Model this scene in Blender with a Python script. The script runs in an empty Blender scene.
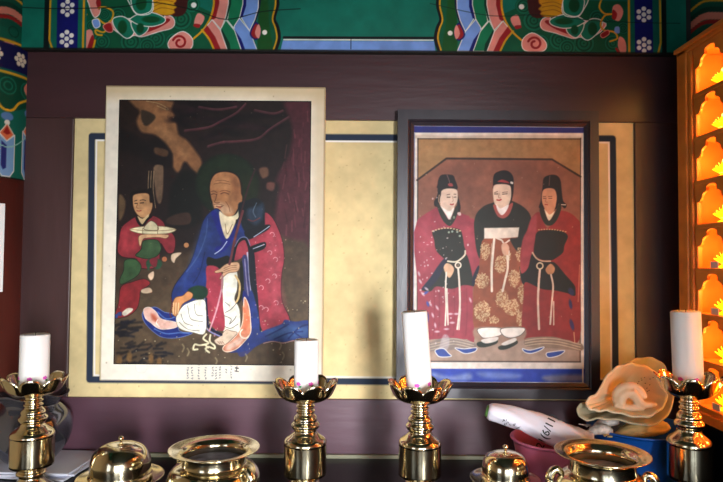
import bpy, bmesh, math, random
import numpy as np
from mathutils import Vector, Matrix
from mathutils.bvhtree import BVHTree
random.seed(7)
sc = bpy.context.scene
COL = sc.collection
R = math.radians
# ---------------------------------------------------------------- camera
FPX = 600.0
CAMP = Vector((0, 0, 1.45))
_p, _a = R(2.0), R(0.45)
FW = Vector((0, math.cos(_p), math.sin(_p)))
_r0 = Vector((1, 0, 0)); _u0 = _r0.cross(FW)
RT = _r0 * math.cos(_a) + _u0 * math.sin(_a)
UP = _u0 * math.cos(_a) - _r0 * math.sin(_a)
cd = bpy.data.cameras.new('camera'); cam = bpy.data.objects.new('camera', cd); COL.objects.link(cam)
M4 = Matrix((RT, UP, -FW)).transposed().to_4x4(); M4.translation = CAMP
cam.matrix_world = M4
cd.sensor_width = 36; cd.lens = FPX / 723 * 36; cd.clip_start = 0.02
cd.dof.use_dof = False
sc.camera = cam
def at(x, y, Y):
    d = FW * FPX + RT * (x - 361.5) + UP * (241 - y)
    return CAMP + d * (Y / d.y)
# ---------------------------------------------------------------- world, light, exposure
w = bpy.data.worlds.new('sky'); sc.world = w; w.use_nodes = True
bg = w.node_tree.nodes['Background']; bg.inputs[0].default_value = (.75, .86, 1, 1); bg.inputs[1].default_value = 1.8
sc.view_settings.view_transform = 'Standard'; sc.view_settings.look = 'None'
sc.view_settings.gamma = 1; sc.view_settings.use_curve_mapping = False
sc.view_settings.exposure = 0.0
def area(name, loc, target, sx, sy, power, col, spread=180):
    l = bpy.data.lights.new(name, 'AREA'); l.shape = 'RECTANGLE'; l.size = sx; l.size_y = sy
    l.energy = power; l.color = col; l.spread = R(spread)
    o = bpy.data.objects.new(name, l); COL.objects.link(o); o.location = loc
    o.rotation_euler = (Vector(target) - Vector(loc)).to_track_quat('-Z', 'Y').to_euler()
    return o
# daylight entering through the front doorway (behind the camera) and a side window
area('doorway_daylight', (1.0, -1.95, 1.15), (-.2, 1.7, .84), .42, 1.3, 16, (.95, .97, 1), 48)
area('doorway_daylight_soft', (-0.1, -1.95, 1.15), (-.5, 1.7, .88), .8, 1.3, 2.6, (.95, .97, 1), 44)
area('window_daylight', (-1.42, -.5, 1.2), (.2, .9, 1.1), .9, .9, 1.5, (.82, .88, 1), 110)
# ---------------------------------------------------------------- helpers
def lin(c):
    c = [v / 255 for v in c]
    return tuple(v / 12.92 if v <= .04045 else ((v + .055) / 1.055) ** 2.4 for v in c)
def mat(name, rgb, rough=.5, metal=0, var=0.0, vscale=20, bump=0, bscale=60, emit=None, estr=0, stretch=None, coat=0, sss=0, spec=.5, linear=False):
    m = bpy.data.materials.new(name); m.use_nodes = True
    nt = m.node_tree; b = nt.nodes['Principled BSDF']
    c = rgb if linear else lin(rgb)
    b.inputs['Base Color'].default_value = (*c, 1); b.inputs['Roughness'].default_value = rough
    b.inputs['Metallic'].default_value = metal; b.inputs['Specular IOR Level'].default_value = spec
    if coat: b.inputs['Coat Weight'].default_value = coat; b.inputs['Coat Roughness'].default_value = .15
    if sss:
        b.inputs['Subsurface Weight'].default_value = sss; b.inputs['Subsurface Radius'].default_value = (.02, .015, .012)
    if emit: b.inputs['Emission Color'].default_value = (*lin(emit), 1); b.inputs['Emission Strength'].default_value = estr
    if var or bump:
        tc = nt.nodes.new('ShaderNodeTexCoord'); mp = nt.nodes.new('ShaderNodeMapping')
        nt.links.new(tc.outputs['Object'], mp.inputs[0])
        if stretch: mp.inputs['Scale'].default_value = stretch
    if var:
        n = nt.nodes.new('ShaderNodeTexNoise'); n.inputs['Scale'].default_value = vscale; n.inputs['Detail'].default_value = 6
        nt.links.new(mp.outputs[0], n.inputs[0])
        rp = nt.nodes.new('ShaderNodeValToRGB')
        rp.color_ramp.elements[0].position = .3; rp.color_ramp.elements[1].position = .7
        rp.color_ramp.elements[0].color = (*[v * (1 - var) for v in c], 1)
        rp.color_ramp.elements[1].color = (*[min(1, v * (1 + var)) for v in c], 1)
        nt.links.new(n.outputs[0], rp.inputs[0]); nt.links.new(rp.outputs[0], b.inputs['Base Color'])
    if bump:
        n2 = nt.nodes.new('ShaderNodeTexNoise'); n2.inputs['Scale'].default_value = bscale; n2.inputs['Detail'].default_value = 4
        nt.links.new(mp.outputs[0], n2.inputs[0])
        bp = nt.nodes.new('ShaderNodeBump'); bp.inputs['Strength'].default_value = bump; bp.inputs['Distance'].default_value = .003
        nt.links.new(n2.outputs[0], bp.inputs['Height']); nt.links.new(bp.outputs[0], b.inputs['Normal'])
    return m
def painted(name, rough=.6, bump=.15, bscale=250, coat=0):
    """paint stored per vertex as a colour attribute called 'paint'"""
    m = bpy.data.materials.new(name); m.use_nodes = True
    nt = m.node_tree; b = nt.nodes['Principled BSDF']; b.inputs['Roughness'].default_value = rough; b.inputs['Specular IOR Level'].default_value = .25
    a = nt.nodes.new('ShaderNodeAttribute'); a.attribute_name = 'paint'
    n = nt.nodes.new('ShaderNodeTexNoise'); n.inputs['Scale'].default_value = bscale
    tc = nt.nodes.new('ShaderNodeTexCoord'); nt.links.new(tc.outputs['Object'], n.inputs[0])
    bp = nt.nodes.new('ShaderNodeBump'); bp.inputs['Strength'].default_value = bump; bp.inputs['Distance'].default_value = .001
    nt.links.new(n.outputs[0], bp.inputs['Height']); nt.links.new(bp.outputs[0], b.inputs['Normal'])
    nt.links.new(a.outputs['Color'], b.inputs['Base Color'])
    if coat: b.inputs['Coat Weight'].default_value = coat
    return m
def smooth(me):
    me.polygons.foreach_set('use_smooth', [True] * len(me.polygons))
def link(name, me, m=None, parent=None):
    o = bpy.data.objects.new(name, me); COL.objects.link(o)
    if m:
        me.materials.clear(); me.materials.append(m)
    if parent: o.parent = parent
    return o
def mesh(name, verts, faces, m=None, parent=None, sm=False):
    me = bpy.data.meshes.new(name); me.from_pydata([tuple(v) for v in verts], [], faces); me.update()
    bm = bmesh.new(); bm.from_mesh(me); bmesh.ops.recalc_face_normals(bm, faces=bm.faces); bm.to_mesh(me); bm.free()
    if sm: smooth(me)
    return link(name, me, m, parent)
def boxes(name, lst, m=None, parent=None, bev=.002):
    """lst of (x0,x1,y0,y1,z0,z1): one mesh"""
    bm = bmesh.new()
    for b in lst:
        x0, x1, y0, y1, z0, z1 = b
        r = bmesh.ops.create_cube(bm, size=1)
        for v in r['verts']:
            v.co = Vector(((x0 + x1) / 2 + v.co.x * (x1 - x0), (y0 + y1) / 2 + v.co.y * (y1 - y0), (z0 + z1) / 2 + v.co.z * (z1 - z0)))
    if bev: bmesh.ops.bevel(bm, geom=bm.edges[:], offset=bev, segments=2, affect='EDGES', profile=.5)
    me = bpy.data.meshes.new(name); bm.to_mesh(me); bm.free()
    return link(name, me, m, parent)
def lathe(name, prof, m=None, parent=None, seg=56, loc=(0, 0, 0), closed=True, fn=None):
    V, F = [], []
    for i, (r, z) in enumerate(prof):
        for k in range(seg):
            t = 2 * math.pi * k / seg
            p = Vector((r * math.cos(t), r * math.sin(t), z))
            if fn: p = fn(p, t, i / (len(prof) - 1))
            V.append(p + Vector(loc))
    for i in range(len(prof) - 1):
        for k in range(seg):
            a, b = i * seg + k, i * seg + (k + 1) % seg
            F.append((a, b, b + seg, a + seg))
    if closed:
        F.append(tuple(range(seg))[::-1]); F.append(tuple((len(prof) - 1) * seg + k for k in range(seg)))
    o = mesh(name, V, F, m, parent)
    me = o.data
    bm = bmesh.new(); bm.from_mesh(me); bmesh.ops.dissolve_degenerate(bm, dist=1e-6, edges=bm.edges)
    bmesh.ops.recalc_face_normals(bm, faces=bm.faces)
    bm.to_mesh(me); bm.free(); smooth(me)
    return o
def crm(pts, n=6, closed=False):
    """Catmull-Rom"""
    pts = [Vector(p) for p in pts]; N = len(pts); out = []
    rng = range(N) if closed else range(N - 1)
    for i in rng:
        g = (lambda j: pts[j % N]) if closed else (lambda j: pts[max(0, min(N - 1, j))])
        p0, p1, p2, p3 = g(i - 1), g(i), g(i + 1), g(i + 2)
        for k in range(n):
            t = k / n
            out.append(.5 * ((2 * p1) + (-p0 + p2) * t + (2 * p0 - 5 * p1 + 4 * p2 - p3) * t * t + (-p0 + 3 * p1 - 3 * p2 + p3) * t ** 3))
    if not closed: out.append(pts[-1])
    return out
def tube_geo(pts, rad, seg=12, flat=(1, 1), V=None, F=None):
    V = [] if V is None else V; F = [] if F is None else F
    base = len(V); n = len(pts); up = Vector((0, 0, 1))
    for i, p in enumerate(pts):
        d = (pts[min(i + 1, n - 1)] - pts[max(i - 1, 0)]).normalized()
        s = d.cross(up)
        if s.length < .05: s = d.cross(Vector((0, 1, 0)))
        s.normalize(); u = s.cross(d).normalized()
        r = rad[i] if isinstance(rad, (list, tuple)) else rad
        for k in range(seg):
            t = 2 * math.pi * k / seg
            V.append(p + s * (r * flat[0] * math.cos(t)) + u * (r * flat[1] * math.sin(t)))
    for i in range(n - 1):
        for k in range(seg):
            a, b = base + i * seg + k, base + i * seg + (k + 1) % seg
            F.append((a, b, b + seg, a + seg))
    F.append(tuple(base + k for k in range(seg))[::-1]); F.append(tuple(base + (n - 1) * seg + k for k in range(seg)))
    return V, F
def tube(name, pts, rad, m=None, parent=None, seg=12, flat=(1, 1)):
    V, F = tube_geo([Vector(p) for p in pts], rad, seg, flat)
    return mesh(name, V, F, m, parent, True)
def tag(o, label=None, cat=None, group=None, kind=None):
    if label: o['label'] = label
    if cat: o['category'] = cat
    if group: o['group'] = group
    if kind: o['kind'] = kind
    return o
def thing(name, label, cat, loc=(0, 0, 0), group=None):
    o = bpy.data.objects.new(name, None); COL.objects.link(o); o.location = loc; o.empty_display_size = .05
    return tag(o, label, cat, group)
def copy_tree(o, parent=None):
    c = o.copy(); COL.objects.link(c); c.parent = parent
    for ch in list(o.children): copy_tree(ch, c)
    return c
# ---------------------------------------------------------------- painter
def vnoise(X, Y, seed=0):
    """value noise"""
    xi = np.floor(X).astype(np.int64); yi = np.floor(Y).astype(np.int64); fx = X - xi; fy = Y - yi
    fx = fx * fx * (3 - 2 * fx); fy = fy * fy * (3 - 2 * fy)
    def h(a, b):
        n = (a * 374761393 + b * 668265263 + seed * 1442695041) & 0x7fffffff
        n = ((n ^ (n >> 13)) * 1274126177) & 0x7fffffff
        return ((n ^ (n >> 16)) & 0xffff) / 65535.0
    return (h(xi, yi) * (1 - fx) + h(xi + 1, yi) * fx) * (1 - fy) + (h(xi, yi + 1) * (1 - fx) + h(xi + 1, yi + 1) * fx) * fy
def fbm(X, Y, s, seed=0, o=4):
    v = 0; a = 1; t = 0
    for i in range(o):
        v = v + a * vnoise(X / s * 2 ** i, Y / s * 2 ** i, seed + i); t += a; a *= .5
    return v / t
class Paint:
    """a sheet of paint: X, Y are the sheet's own drawing coordinates, C its colours (sRGB 0..1)"""
    def __init__(s, X, Y, base):
        s.X, s.Y = X, Y; s.C = np.empty(X.shape + (3,)); s.C[:] = np.array(base) / 255
        s.T = (0, 0, 1.0)
    def view(s, x0, y0, sc_): s.T = (x0, y0, sc_); return s
    def tr(s, pts):
        x0, y0, k = s.T
        return [(x0 + p[0] / k, y0 + p[1] / k) for p in pts]
    def sub(s, x0, x1, y0, y1):
        m = (s.X > x0) & (s.X < x1) & (s.Y > y0) & (s.Y < y1)
        ii = np.nonzero(m); return ii
    def blend(s, ii, a, col):
        c = np.array(col) / 255
        s.C[ii] = s.C[ii] * (1 - a[:, None]) + c * a[:, None]
    def _dist(s, ii, P, closed):
        x, y = s.X[ii], s.Y[ii]; d = np.full(x.shape, 1e9); ins = np.zeros(x.shape, bool)
        n = len(P)
        for i in range(n if closed else n - 1):
            ax, ay = P[i]; bx, by = P[(i + 1) % n]
            dx, dy = bx - ax, by - ay; L = dx * dx + dy * dy + 1e-12
            t = np.clip(((x - ax) * dx + (y - ay) * dy) / L, 0, 1)
            d = np.minimum(d, np.hypot(x - ax - t * dx, y - ay - t * dy))
            if closed and ay != by:
                c = ((ay > y) != (by > y)) & (x < (bx - ax) * (y - ay) / (by - ay) + ax)
                ins ^= c
        return d, ins
    def P(s, pts, col, soft=.7, sm=True, alpha=1, out=None, ow=.8):
        P = s.tr(pts)
        if sm: P = [(v.x, v.y) for v in crm([(a, b, 0) for a, b in P], 4, True)]
        xs = [p[0] for p in P]; ys = [p[1] for p in P]; g = soft + 2
        ii = s.sub(min(xs) - g, max(xs) + g, min(ys) - g, max(ys) + g)
        if len(ii[0]) == 0: return s
        d, ins = s._dist(ii, P, True)
        sd = np.where(ins, d, -d)
        s.blend(ii, np.clip(.5 + sd / soft, 0, 1) * alpha, col)
        if out is not None: s.blend(ii, np.clip((ow / 2 - d) / .5 + .5, 0, 1) * alpha, out)
        return s
    def L(s, pts, col, w=1, soft=.6, sm=True, alpha=1, closed=False):
        P = s.tr(pts)
        if sm and len(P) > 2: P = [(v.x, v.y) for v in crm([(a, b, 0) for a, b in P], 5, closed)]
        xs = [p[0] for p in P]; ys = [p[1] for p in P]; g = soft + w + 1
        ii = s.sub(min(xs) - g, max(xs) + g, min(ys) - g, max(ys) + g)
        if len(ii[0]) == 0: return s
        d, _ = s._dist(ii, P, closed)
        s.blend(ii, np.clip((w / 2 - d) / soft + .5, 0, 1) * alpha, col)
        return s
    def E(s, cx, cy, rx, ry, col, soft=.7, alpha=1, rot=0):
        (cx, cy), = s.tr([(cx, cy)]); rx /= s.T[2]; ry /= s.T[2]; g = max(rx, ry) + soft + 1
        ii = s.sub(cx - g, cx + g, cy - g, cy + g)
        if len(ii[0]) == 0: return s
        x, y = s.X[ii] - cx, s.Y[ii] - cy; c, n = math.cos(R(rot)), math.sin(R(rot))
        x, y = x * c + y * n, -x * n + y * c
        q = np.sqrt((x / rx) ** 2 + (y / ry) ** 2)
        s.blend(ii, np.clip((1 - q) * min(rx, ry) / soft + .5, 0, 1) * alpha, col)
        return s
    def ring(s, cx, cy, r, w, col, a0=0, a1=360, dr=0):
        n = 20; pts = []
        for k in range(n + 1):
            t = R(a0 + (a1 - a0) * k / n); rr = r + dr * k / n
            pts.append((cx + rr * math.cos(t), cy + rr * math.sin(t)))
        return s.L(pts, col, w, sm=False)
    def mottle(s, amp, sc_, seed=1, mask=None):
        n = fbm(s.X, s.Y, sc_, seed) - .5
        f = 1 + n * 2 * amp
        if mask is not None: f = 1 + (f - 1) * mask
        s.C *= f[..., None]; np.clip(s.C, 0, 1, out=s.C); return s
    def specks(s, n, x0, x1, y0, y1, col, r=.6, seed=0, alpha=.7):
        rs = random.Random(seed); T = s.T; s.T = (0, 0, 1.0)
        for _ in range(n):
            s.E(rs.uniform(x0, x1), rs.uniform(y0, y1), r * rs.uniform(.5, 1.5), r * rs.uniform(.5, 1.5), col, .5, alpha)
        s.T = T; return s
def rgba(C, gain=1.0, sat=1.0, con=1.0):
    C = C ** con
    if sat != 1:
        g = C @ np.array([.3, .59, .11]); C = np.clip(g[..., None] + (C - g[..., None]) * sat, 0, 1)
    L = np.where(C <= .04045, C / 12.92, ((C + .055) / 1.055) ** 2.4) * gain
    L = np.clip(L, 0, .92)
    return np.concatenate([L, np.ones(L.shape[:-1] + (1,))], axis=-1)
def grid_mesh(name, nx, ny, posfn, colors, m, parent):
    """posfn(s,t) arrays -> (ny,nx,3)"""
    S, T = np.meshgrid(np.linspace(0, 1, nx), np.linspace(0, 1, ny))
    co = posfn(S, T).reshape(-1, 3).astype(np.float32)
    idx = np.arange(nx * ny).reshape(ny, nx)
    q = np.stack([idx[1:, :-1], idx[1:, 1:], idx[:-1, 1:], idx[:-1, :-1]], -1).reshape(-1, 4)
    me = bpy.data.meshes.new(name); me.vertices.add(len(co)); me.vertices.foreach_set('co', co.ravel())
    nf = len(q); me.loops.add(nf * 4); me.loops.foreach_set('vertex_index', q.ravel().astype(np.int32))
    me.polygons.add(nf); me.polygons.foreach_set('loop_start', np.arange(0, nf * 4, 4, dtype=np.int32))
    me.update(); me.validate()
    a = me.color_attributes.new('paint', 'FLOAT_COLOR', 'POINT'); a.data.foreach_set('color', colors.reshape(-1, 4).astype(np.float32).ravel())
    smooth(me)
    return link(name, me, m, parent)
def sheet_coords(nx, ny, tl, tr, br, bl):
    S, T = np.meshgrid(np.linspace(0, 1, nx), np.linspace(0, 1, ny))
    f = lambda i: (tl[i] * (1 - S) + tr[i] * S) * (1 - T) + (bl[i] * (1 - S) + br[i] * S) * T
    return f(0), f(1)
def flat_rect(x0, x1, z0, z1, Y):
    return lambda S, T: np.stack([x0 + (x1 - x0) * S, np.full(S.shape, Y), z1 + (z0 - z1) * T], -1)
# ---------------------------------------------------------------- materials
M_brown = mat('brown_painted_timber', (64, 39, 43), .36, var=.22, vscale=6, bump=.25, bscale=30, stretch=(.25, 1, 1.5))
M_rail = mat('brown_painted_rail_sheen', (88, 58, 70), .42, var=.2, vscale=6, bump=.25, bscale=30, stretch=(.25, 1, 1.5))  # lighter copy of the timber paint; reflected sheen put into its colour
M_brownv = mat('brown_painted_post', (66, 42, 42), .42, var=.22, vscale=6, bump=.25, bscale=30, stretch=(1.5, 1, .25))
M_redcol = mat('red_brown_column_paint', (88, 38, 30), .4, var=.2, vscale=8, bump=.2, bscale=25, stretch=(2, 2, .4))
M_plaster = mat('cream_plaster', (206, 190, 150), .8, var=.06, vscale=5)
M_wallwood = mat('dark_wall_boards', (86, 56, 48), .6, var=.2, vscale=5)
M_dark = mat('dark_green_black_paint', (22, 26, 26), .6)
M_floor = mat('dark_floor_boards', (140, 104, 70), .35, var=.25, vscale=5, stretch=(6, .5, 1))
M_lacquer = mat('black_lacquer', (14, 11, 12), .3, var=.2, vscale=9, spec=.22)
M_brass = mat('polished_brass', (228, 214, 180), .14, 1, bump=.05, bscale=30)
M_brass2 = mat('polished_brass_darker', (190, 172, 130), .1, 1, bump=.06, bscale=25)
M_wax = mat('white_wax', (244, 240, 236), .45, sss=.15)
M_wick = mat('charred_wick', (30, 26, 22), .9)
M_pinkp = mat('pink_print', (226, 90, 190), .6)
M_greenp = mat('green_print', (70, 150, 90), .6)
M_frame = mat('dark_frame_wood', (42, 36, 44), .35, var=.2, vscale=20, bump=.15, bscale=60, stretch=(1, 1, .3))
M_amber = mat('amber_varnished_wood', (244, 142, 52), .4, var=.2, vscale=14, bump=.15, bscale=50, stretch=(1, .4, 1))
M_teal = mat('teal_paint', (20, 105, 92), .5, var=.12, vscale=6)
M_pink = mat('pink_plastic', (206, 108, 140), .35)
M_blue = mat('blue_plastic', (20, 84, 170), .35)
M_bag = mat('white_plastic_wrap', (226, 222, 232), .35, bump=.3, bscale=60)
M_ink = mat('black_marker_ink', (20, 20, 26), .6)
M_paper = mat('white_paper', (216, 218, 232), .7, var=.04, vscale=15)
M_papert = painted('painted_timber', .45, .1)
M_paperc = painted('painting_pigment', .5, .2, 400)
M_panel = painted('limewashed_panel', .75, .2, 120)
# ---------------------------------------------------------------- room
WY = 1.70        # wall panel plane area
def st(o): o['kind'] = 'structure'; return o
st(boxes('floor', [(-1.6, 1.6, -2.2, 1.9, -.05, 0)], M_floor, bev=0))
st(boxes('ceiling', [(-1.6, 1.6, -2.2, 1.9, 2.75, 2.8)], mat('ceiling_boards', (70, 92, 84), .7, var=.2), bev=0))
st(boxes('wall_back', [(-1.6, 1.6, 1.72, 1.9, 0, 2.75)], M_plaster, bev=0))
st(boxes('wall_right', [(1.24, 1.34, -2.2, 1.72, 0, 2.75)], M_wallwood, bev=0))
# left wall with a window opening beside the viewer
st(boxes('wall_left', [(-1.34, -1.24, -2.2, -1.0, 0, 2.75), (-1.34, -1.24, 0, 1.72, 0, 2.75), (-1.34, -1.24, -1.0, 0, 0, .7), (-1.34, -1.24, -1.0, 0, 1.7, 2.75)], M_plaster, bev=0))
st(boxes('window_1', [(-1.32, -1.27, -1.0, 0, .7, .74), (-1.32, -1.27, -1.0, 0, 1.66, 1.7), (-1.32, -1.27, -1.0, -.96, .74, 1.66), (-1.32, -1.27, -.04, 0, .74, 1.66), (-1.31, -1.28, -.51, -.49, .74, 1.66), (-1.31, -1.28, -.96, -.04, 1.19, 1.21)], M_redcol))
st(boxes('wall_front', [(-1.24, -.6, -1.9, -1.8, 0, 2.75), (-.6, 1.24, -1.9, -1.8, 1.95, 2.75)], M_plaster, bev=0))
st(boxes('door_1', [(-.6, -.54, -1.9, -1.78, 0, 1.95), (1.2, 1.24, -1.9, -1.78, 0, 1.95), (-.54, 1.2, -1.9, -1.78, 1.88, 1.95), (.42, .60, -1.88, -1.82, 0, 1.88),
    (-.54, 1.2, -1.88, -1.82, 0, .12), (-.12, -.10, -1.87, -1.83, .12, 1.88), (-.54, .42, -1.87, -1.83, .6, .62), (-.54, .42, -1.87, -1.83, 1.25, 1.27)], M_redcol))
# timbers of the back wall
TY = 1.68        # front plane of the timbers
lz1 = at(300, 53, TY).z; lz0 = at(350, 120, TY).z
st(boxes('trim_1', [(-1.0, 1.0, TY, 1.74, lz0, lz1 + .05)], M_brown))           # lintel
rz1 = at(350, 399.5, TY).z
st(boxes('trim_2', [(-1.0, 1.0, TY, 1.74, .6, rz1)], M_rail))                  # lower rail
px0 = at(70, 260, TY).x; px1 = at(636, 260, TY).x
st(boxes('trim_3', [(-1.0, px0, TY + .001, 1.74, rz1, lz0)], M_brownv))         # left post
st(boxes('trim_4', [(px1, 1.0, TY + .001, 1.74, rz1, lz0)], M_brownv))          # right post
# limewashed panel with its painted border line
PYp = 1.69
nx, ny = 700, 330
tl, trr, br, bl = (74, 118), (637, 122), (637, 402), (65, 398)
X, Y = sheet_coords(nx, ny, tl, trr, br, bl)
P = Paint(X, Y, (216, 195, 144))
P.mottle(.10, 60, 3); P.mottle(.06, 9, 5)
def band(P):
    q = [(94, 137.5), (614.5, 139.5), (615.5, 383), (90, 379.5)]
    P.L(q, (38, 48, 66), 6.5, .8, sm=False, closed=True)
    q = [(98.4, 141.6), (610.6, 143.4), (611.4, 378.8), (94.6, 375.4)]
    P.L(q, (236, 232, 226), 1.6, .7, sm=False, closed=True)
band(P)
P.specks(60, 330, 394, 145, 370, (150, 120, 80), .5, 4, .5)
P.specks(40, 70, 400, 383, 398, (150, 125, 90), .5, 5, .5)
xL = (at(74, 118, PYp).x + at(65, 398, PYp).x) / 2; xR = at(637, 250, PYp).x
wp = grid_mesh('wall_panel', nx, ny, flat_rect(px0 - .01, px1 + .005, rz1 - .005, lz0 + .005, PYp), rgba(P.C), M_panel, None)
st(wp)
wp.name = 'trim_5'
# ---------------------------------------------------------------- painted columns
def column(label, cx, flip):
    t = thing('painted_column', label, 'column', (cx, 1.69, 0))
    Rr = .135
    zt = 2.75; zb = at(15, 180, 1.66).z
    lathe('shaft', [(Rr * .6, 0.0), (Rr, .0), (Rr, .04), (Rr, zb)], M_redcol, t, 64, (0, 0, 0))
    # painted upper part: drawing coordinates = arc (x, in 1/360 m) and photo-like height
    nx, ny = 420, 420
    S, T = np.meshgrid(np.linspace(0, 1, nx), np.linspace(0, 1, ny))
    per = 2 * math.pi * Rr * 360        # arc length in drawing units
    A = S * per; pitch = per / 6.0
    k0 = at(15, 180, 1.66).z; k1 = at(15, 0, 1.66).z
    H = 180 - (zb + (zt - zb) * (1 - T) - k0) / (k1 - k0) * 180     # 180 at the bottom, falling upward
    XX = (A % pitch) - pitch / 2
    P = Paint(XX, H, (16, 100, 84)); hp = pitch / 2
    P.P([(-hp - 5, -300), (hp + 5, -300), (hp + 5, 46), (-hp - 5, 46)], (14, 84, 66), sm=False)
    for k in range(-8, 2):                     # stacked arcs of the upper bands
        y = 26 + k * 34
        for dy, c, w_ in ((0, (216, 132, 112), 7), (6, (150, 34, 34), 4), (-6, (12, 60, 48), 5), (-15, (214, 160, 40), 2.5)):
            P.L([(-hp - 4, y + dy), (-hp / 2, y - 6 + dy), (0, y - 9 + dy), (hp / 2, y - 6 + dy), (hp + 4, y + dy)], c, w_)
    P.P([(-hp - 5, 34), (hp + 5, 34), (hp + 5, 45), (-hp - 5, 45)], (14, 92, 72), sm=False)
    for cx_ in (-20, 4, 28): P.ring(cx_, 36, 5, 1.2, (8, 60, 48)); 
    P.P([(-hp - 5, 49), (hp + 5, 49), (hp + 5, 74), (-hp - 5, 74)], (20, 22, 74), sm=False)
    for fx in (-hp / 2, hp / 2):
        for a in range(6): P.E(fx + 5 * math.cos(R(60 * a)), 61 + 5 * math.sin(R(60 * a)), 2.4, 2.4, (232, 222, 196))
        P.E(fx, 61, 2.4, 2.4, (232, 222, 196))
    P.L([(-hp - 4, 46.5), (hp + 4, 46.5)], (222, 168, 40), 2.2); P.L([(-hp - 4, 77.5), (hp + 4, 77.5)], (222, 168, 40), 2.2)
    P.P([(-hp - 5, 79), (hp + 5, 79), (hp + 5, 104), (0, 116), (-hp - 5, 104)], (10, 72, 52), sm=False)
    for cx_ in (-22, 0, 22):
        P.ring(cx_, 90, 8, 1.5, (20, 110, 86)); P.ring(cx_, 90, 4, 1.5, (20, 110, 86))
    P.P([(-hp, 80), (-hp + 8, 88), (-hp, 96), (-hp - 8, 88)], (222, 130, 110)); P.P([(hp, 80), (hp + 8, 88), (hp, 96), (hp - 8, 88)], (222, 130, 110))
    P.L([(-hp - 4, 96), (-hp / 2, 104), (-6, 112), (0, 114), (6, 112), (hp / 2, 104), (hp + 4, 96)], (222, 168, 40), 2.4)
    for s_ in (-hp, 0, hp):
        P.E(s_, 112 if s_ else 120, 6, 4, (90, 130, 180))
        P.E(s_, 118 if s_ else 126, 2.6, 2.6, (230, 226, 210))
    for s_ in (-hp, hp, 0):
        o = 0 if s_ else 6
        P.P([(s_, 121 + o), (s_ + 7, 131 + o), (s_, 138 + o), (s_ - 7, 131 + o)], (222, 110, 70), sm=False, out=(236, 220, 200))
        P.P([(s_, 123 + o), (s_ + 3.6, 130 + o), (s_, 132 + o), (s_ - 3.6, 130 + o)], (150, 30, 28), sm=False)
        P.P([(s_ - 8, 131 + o), (s_, 138 + o), (s_ + 8, 131 + o), (s_ + 8, 172), (s_ + 4, 178), (s_ - 4, 178), (s_ - 8, 172)], (120, 160, 200), sm=False, out=(228, 222, 208), ow=1)
        P.P([(s_ - 5, 138 + o), (s_, 142 + o), (s_, 170), (s_ - 3, 172), (s_ - 5, 168)], (30, 40, 110), sm=False)
    P.L([(-hp, 134), (0, 150), (hp, 134)], (150, 200, 180), 1)
    P.L([(-hp - 5, 179.4), (hp + 5, 179.4)], (20, 20, 20), 1.6)
    def pos(S, T):
        a = S * 2 * math.pi * (1 if not flip else -1)
        return np.stack([(Rr + .0012) * np.cos(a), (Rr + .0012) * np.sin(a), zb + (zt - zb) * (1 - T)], -1)
    grid_mesh('painted_capital_band', nx, ny, pos, rgba(P.C, .8), M_papert, t)
    return t
cxl = at(25, 150, TY).x - .1355; cxr = at(686, 30, TY).x + .1355
colL = column('red-brown round column at the left edge, its top painted with green, navy and orange ornament', cxl, False)
colR = column('shadowed round column with faint painted arcs behind the glowing cabinet', cxr, True)
# ---------------------------------------------------------------- painted beam
bt = thing('painted_beam', 'green beam across the top painted with lotus flowers, striped waves and white dots', 'beam', (0, 1.66, 0))
BY = 1.655
bz0 = at(350, 51.5, BY).z; bx0 = at(22, 30, BY).x; bx1 = at(686, 30, BY).x
bh = at(350, -70, BY).z - bz0
boxes('timber', [(bx0 - .02, bx1 + .02, 0, .08, bz0, bz0 + bh)], M_dark, bt, .002)
nx, ny = 1320, 250
tl, trr, br, bl = (22, -71), (686, -71), (686, 53), (22, 50)
X, Y = sheet_coords(nx, ny, tl, trr, br, bl)
Y = np.where(Y < -6, -12 - Y, Y)
P = Paint(X, Y, (18, 116, 98))
G1, G2, G3 = (14, 78, 44), (22, 124, 98), (10, 58, 50)
PK, RD, YL, WH, NV, SB, BK, MR = (230, 150, 138), (158, 34, 38), (214, 162, 34), (240, 238, 230), (22, 26, 110), (122, 160, 226), (16, 18, 22), (70, 30, 28)
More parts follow.
